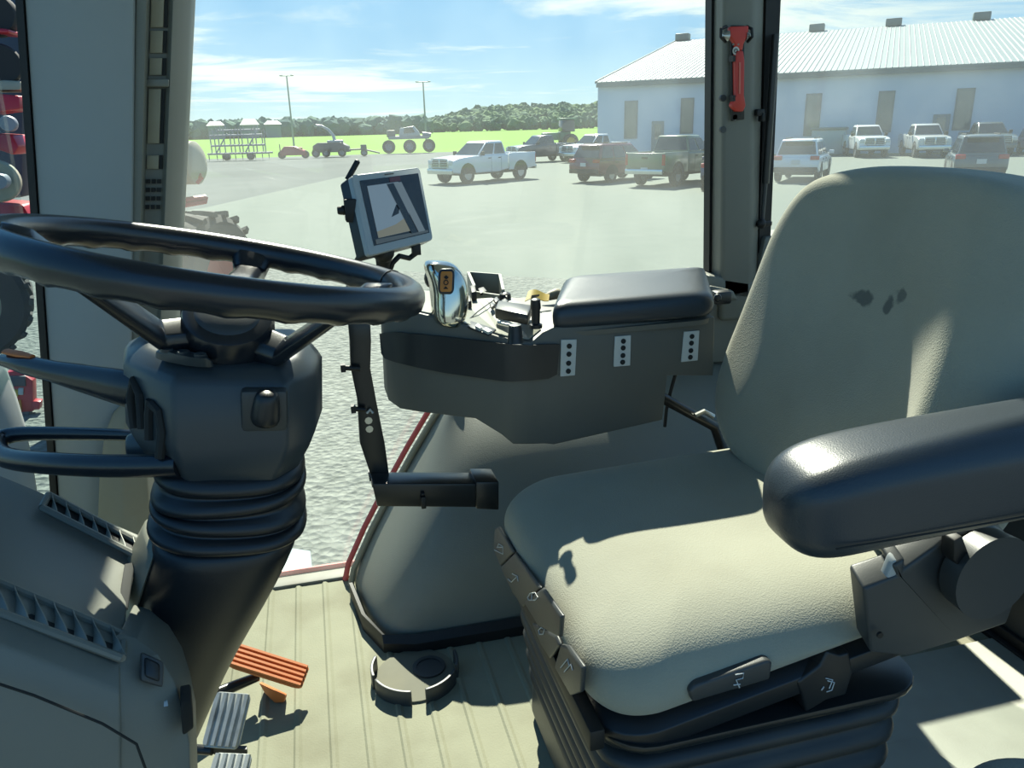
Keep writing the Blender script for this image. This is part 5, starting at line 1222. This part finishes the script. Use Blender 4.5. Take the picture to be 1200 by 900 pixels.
# green tractor behind the white pickup
p = U(661, 176, Z=GZ); p, d, s = fl(p, 190); gt = thing('green_tractor', 'green tractor far behind the navy pickup near the building corner', 'tractor', p)
b = MB(); b.box(p+Z1*1.5, (1.2, 1.2, .9)); b.obj('chassis', 'mach_green', gt, bevel=.05)
b = MB(); b.box(p+d*1.6+Z1*1.5, (1.8, .9, .8)); b.obj('hood', 'mach_green', gt, bevel=.1)
b = MB(); b.box(p+d*-.3+Z1*2.6, (1.5, 1.5, 1.3), taper=.9); b.obj('cab', 'auto_glass', gt, bevel=.05)
b = MB(); b.box(p+d*-.3+Z1*3.3, (1.7, 1.7, .18)); b.obj('cab_roof', 'mach_green', gt, bevel=.05)
for y in (-1, 1):
    mwheel(gt, p+d*-.5+s*y+Z1*.9, s, .9, .5, 'yellow', lug=False); mwheel(gt, p+d*2.0+s*y*.9+Z1*.6, s, .6, .4, 'yellow', lug=False)

# ------------------------------------------------------------------ red implement just beyond the front pillar
pc_ = U(232, 338, d=7.2); axd = camdir(-10)
ri = thing('red_seeder', 'red implement with a big lugged tyre showing right of the front pillar', 'implement', (pc_.x, pc_.y, GZ))
rad_ = .70
mwheel(ri, Vector((pc_.x, pc_.y, U(232, 338, d=7.2).z)), axd, rad_, .62, 'red_paint')
b = MB(); c = U(212, 235, d=9); e = U(241, 231, d=9.2); b.tube([U(150, 240, d=9), c, e], .03, 6); b.tube([U(150, 246, d=9), U(212, 241, d=9), U(241, 236, d=9.2), e], .03, 6); b.obj('rail', 'red_paint', ri)
b = MB(); b.tube([U(206, 225, d=9), U(214, 208, d=9), U(222, 200, d=9), U(230, 200, d=9), U(234, 208, d=9), U(229, 213, d=9)], .045, 8); b.tube([U(214, 208, d=9), U(218, 190, d=9)], .05, 8); b.obj('hook_arm', 'red_paint', ri)
b = MB(); c = U(222, 191, d=9); ax = camdir(20); e1 = camdir(110)
mtx = Matrix(((ax.x, e1.x, 0, c.x), (ax.y, e1.y, 0, c.y), (0, 0, 1, c.z), (0, 0, 0, 1))) @ Matrix.Rotation(R(90), 4, 'Y') @ Matrix.Rotation(R(25), 4, 'X')
b.lathe([(0, -.12), (.19, -.12), (.24, -.08), (.24, .08), (.19, .12), (.08, .14), (0, .14)], 28, mtx); b.obj('drum', 'beige', ri)
b = MB(); b.lathe([(0, -.13), (.16, -.13), (.17, -.10), (0, -.10)], 24, mtx); b.obj('drum_face', 'mach_dark', ri)
b = MB(); b.tube([Vector((pc_.x, pc_.y, pc_.z)), Vector((pc_.x, pc_.y, pc_.z))-axd*1.4], .12, 10); b.tube([Vector((pc_.x, pc_.y, pc_.z))-axd*1.2, U(150, 240, d=9), U(214, 208, d=9)], .09, 8); b.tube([U(212, 235, d=9), U(206, 225, d=9)], .05, 6); b.obj('axle_beam', 'red_paint', ri)
# machine seen through the front window at the far left
rp_ = U(0, 300, d=6.5)
pl_ = thing('planter', 'tall dark and red planter seen through the front window at far left', 'implement', (rp_.x, rp_.y, GZ))
def disc(u, v, r, m_, w, nm, dd=6.2, tl=0):
    c = U(u, v, d=dd); ax = camdir(-70+tl); e1 = Vector((0, 0, 1)); e2 = ax.cross(e1)
    mt = Matrix(((e1.x, e2.x, ax.x, c.x), (e1.y, e2.y, ax.y, c.y), (e1.z, e2.z, ax.z, c.z), (0, 0, 0, 1)))
    rr_ = r*dd/FOC; b = MB(); b.lathe([(0, -w/2), (rr_*.35, -w/2), (rr_*.4, -w*.3), (rr_*.9, -w*.35), (rr_, -w*.1), (rr_, w*.4), (rr_*.9, w/2), (0, w/2)], 28, mt); return b.obj(nm, m_, pl_)
for u0_, u1_, v0, v1, m_, nm in ((-60, 27, -60, 232, 'mach_dark', 'unit_frame'),):
    q = [U(u0_, v0, d=7.4), U(u1_, v0, d=7.4), U(u1_, v1, d=7.4), U(u0_, v1, d=7.4)]; b = MB(); b.prism(q, (0, .5, 0)); b.obj(nm, m_, pl_, bevel=.05)
disc(-4, 18, 24, 'tyre', .3, 'gauge_wheel', 6.9); disc(2, 76, 22, 'tyre', .3, 'gauge_wheel', 6.9, 10)
disc(-2, 212, 24, 'beige', .16, 'press_wheel', 6.5); disc(2, 212, 9, 'mach_grey', .2, 'press_wheel_hub', 6.35); disc(11, 145, 9, 'mach_grey', .14, 'seed_disc', 6.6)
for q4, nm in ((((-20, 108), (22, 112), (24, 128), (-20, 134)), 'seed_box'), (((-20, 156), (14, 158), (22, 172), (16, 182), (-20, 170)), 'seed_box'), (((-20, 236), (27, 240), (40, 262), (-20, 268)), 'tool_bar'), (((-10, 32), (10, 34), (10, 39), (-10, 38)), 'latch')):
    q = [U(u, v, d=6.7) for u, v in q4]; b = MB(); b.prism(q, (.03, .35, 0)); b.obj(nm, 'red_paint', pl_, bevel=.02)
q = [U(-20, 92, d=6.8), U(24, 95, d=6.8), U(24, 106, d=6.8), U(-20, 106, d=6.8)]; b = MB(); b.prism(q, (0, .4, 0)); b.obj('cross_beam', 'beige', pl_, bevel=.02)
b = MB(); b.prism([U(-20, 260, d=6.8), U(20, 260, d=6.8), U(14, 330, d=6.8), U(-20, 330, d=6.8)], (0, .4, 0)); b.obj('hanger', 'red_paint', pl_, bevel=.03)
mwheel(pl_, U(-44, 352, d=6.0), camdir(-60), .47, .5, 'beige')
rl = thing('light_bracket', 'red bracket with yellow and orange reflectors standing on the gravel at far left', 'bracket', U(24, 487, Z=GZ))
dd = U(24, 487, Z=GZ); dpt = (dd-Vector((0, 0, CAMH))).dot(fw)
def lb(q4, nm, m_, off=0, th=.06, par=rl):
    q = [U(u, v, d=dpt-off) for u, v in q4]; b = MB(); b.prism(q, (.0, th, .0)); return b.obj(nm, m_, par, bevel=.006)
lb(((6, 437), (20, 434), (38, 446), (39, 482), (22, 484), (8, 470)), 'bracket_plate', 'red_paint', 0, .12)
lb(((9, 441), (29, 441), (30, 453), (10, 453)), 'lens_cover', 'mach_dark', .02); lb(((9, 457), (21, 457), (21, 465), (9, 465)), 'yellow_reflector', 'yellow', .02); lb(((12, 470), (24, 469), (25, 482), (13, 483)), 'orange_reflector', 'lamp_amber', .02)
lb(((21, 455), (27, 455), (27, 463), (21, 463)), 'clear_reflector', 'silver_bezel', .02); lb(((36, 470), (47, 471), (46, 480), (36, 480)), 'foot', 'red_paint', 0, .1)
lb(((14, 482), (34, 482), (34, 488), (14, 488)), 'stand', 'mach_dark', 0, .12)

# ================================================================== LIGHT
w = bpy.data.worlds.new('sky'); SC.world = w; w.use_nodes = True; nt = w.node_tree; nt.nodes.clear()
out = N(nt, 'ShaderNodeOutputWorld'); bg = N(nt, 'ShaderNodeBackground'); nt.links.new(bg.outputs[0], out.inputs[0])
tc = N(nt, 'ShaderNodeTexCoord'); sep = N(nt, 'ShaderNodeSeparateXYZ'); nt.links.new(tc.outputs['Generated'], sep.inputs[0])
def math_(op, a, b_=None, c=None):
    n = N(nt, 'ShaderNodeMath', operation=op)
    for i, x in enumerate((a, b_, c)):
        if x is None: continue
        if isinstance(x, (int, float)): n.inputs[i].default_value = x
        else: nt.links.new(x, n.inputs[i])
    return n.outputs[0]
zz = math_('MAXIMUM', sep.outputs[2], 0.0)
ramp = N(nt, 'ShaderNodeValToRGB'); nt.links.new(zz, ramp.inputs[0])
e = ramp.color_ramp.elements
e[0].position = 0; e[0].color = rgb(206, 228, 226); e[1].position = 1; e[1].color = rgb(60, 110, 170)
for pos, c in ((.04, rgb(176, 212, 226)), (.09, rgb(148, 194, 226)), (.17, rgb(126, 182, 224)), (.4, rgb(96, 156, 212))):
    el = ramp.color_ramp.elements.new(pos); el.color = c
az = math_('ARCTAN2', sep.outputs[0], sep.outputs[1])     # 0 = across the cab, positive towards the rear
cx = math_('DIVIDE', sep.outputs[0], math_('ADD', zz, .05)); cy = math_('DIVIDE', sep.outputs[1], math_('ADD', zz, .05))
cmb = N(nt, 'ShaderNodeCombineXYZ'); nt.links.new(cx, cmb.inputs[0]); nt.links.new(math_('MULTIPLY', cy, 1.5), cmb.inputs[1])
n1 = N(nt, 'ShaderNodeTexNoise'); n1.inputs['Scale'].default_value = .55; n1.inputs['Detail'].default_value = 7; n1.inputs['Roughness'].default_value = .6; n1.inputs['Distortion'].default_value = .6
nt.links.new(cmb.outputs[0], n1.inputs['Vector'])
def blob(a0, sa, e0, se):   # a cloud bank at a bearing and height
    x = math_('DIVIDE', math_('SUBTRACT', az, a0), sa); y = math_('DIVIDE', math_('SUBTRACT', zz, e0), se)
    return math_('EXPONENT', math_('MULTIPLY', math_('ADD', math_('MULTIPLY', x, x), math_('MULTIPLY', y, y)), -1.0))
bias = math_('ADD', math_('MULTIPLY', blob(-.18, .22, .10, .028), .30), math_('MULTIPLY', blob(-.06, .3, .055, .022), .26))
bias = math_('ADD', bias, math_('MULTIPLY', blob(.42, .26, .175, .045), .34))
bias = math_('ADD', bias, math_('MULTIPLY', blob(.75, .35, .16, .1), .34))
bias = math_('ADD', bias, math_('MULTIPLY', blob(-.1, .5, .0, .03), .12))
val = math_('ADD', n1.outputs['Fac'], bias)
mr = N(nt, 'ShaderNodeMapRange'); mr.interpolation_type = 'SMOOTHSTEP'; mr.inputs[1].default_value = .60; mr.inputs[2].default_value = .82; nt.links.new(val, mr.inputs[0])
mx = N(nt, 'ShaderNodeMix', data_type='RGBA'); nt.links.new(mr.outputs[0], mx.inputs[0]); nt.links.new(ramp.outputs[0], mx.inputs[6]); mx.inputs[7].default_value = rgb(228, 238, 232)
nt.links.new(mx.outputs[2], bg.inputs[0]); bg.inputs[1].default_value = 1.0
sun = bpy.data.lights.new('sun', 'SUN'); sun.energy = 10.8; sun.angle = R(.6); sun.color = (1, .965, .82)
so = bpy.data.objects.new('sun', sun); COL.objects.link(so)
SUN_AZ, SUN_EL = R(8), R(45.5)     # azimuth from straight across the cab, towards the rear
sd_ = Vector((math.sin(SUN_AZ)*math.cos(SUN_EL), math.cos(SUN_AZ)*math.cos(SUN_EL), math.sin(SUN_EL)))
so.rotation_euler = sd_.to_track_quat('Z', 'Y').to_euler()
so.location = (0, 8, 9)
for o in list(SC.objects):
    if 'local' in o: del o['local']
vs = SC.view_settings
SC.display_settings.display_device = 'sRGB'
vs.view_transform = 'Standard'; vs.look = 'None'; vs.gamma = 1; vs.exposure = 0.38; vs.use_curve_mapping = False
SC.cycles.max_bounces = 8; SC.cycles.transparent_max_bounces = 12
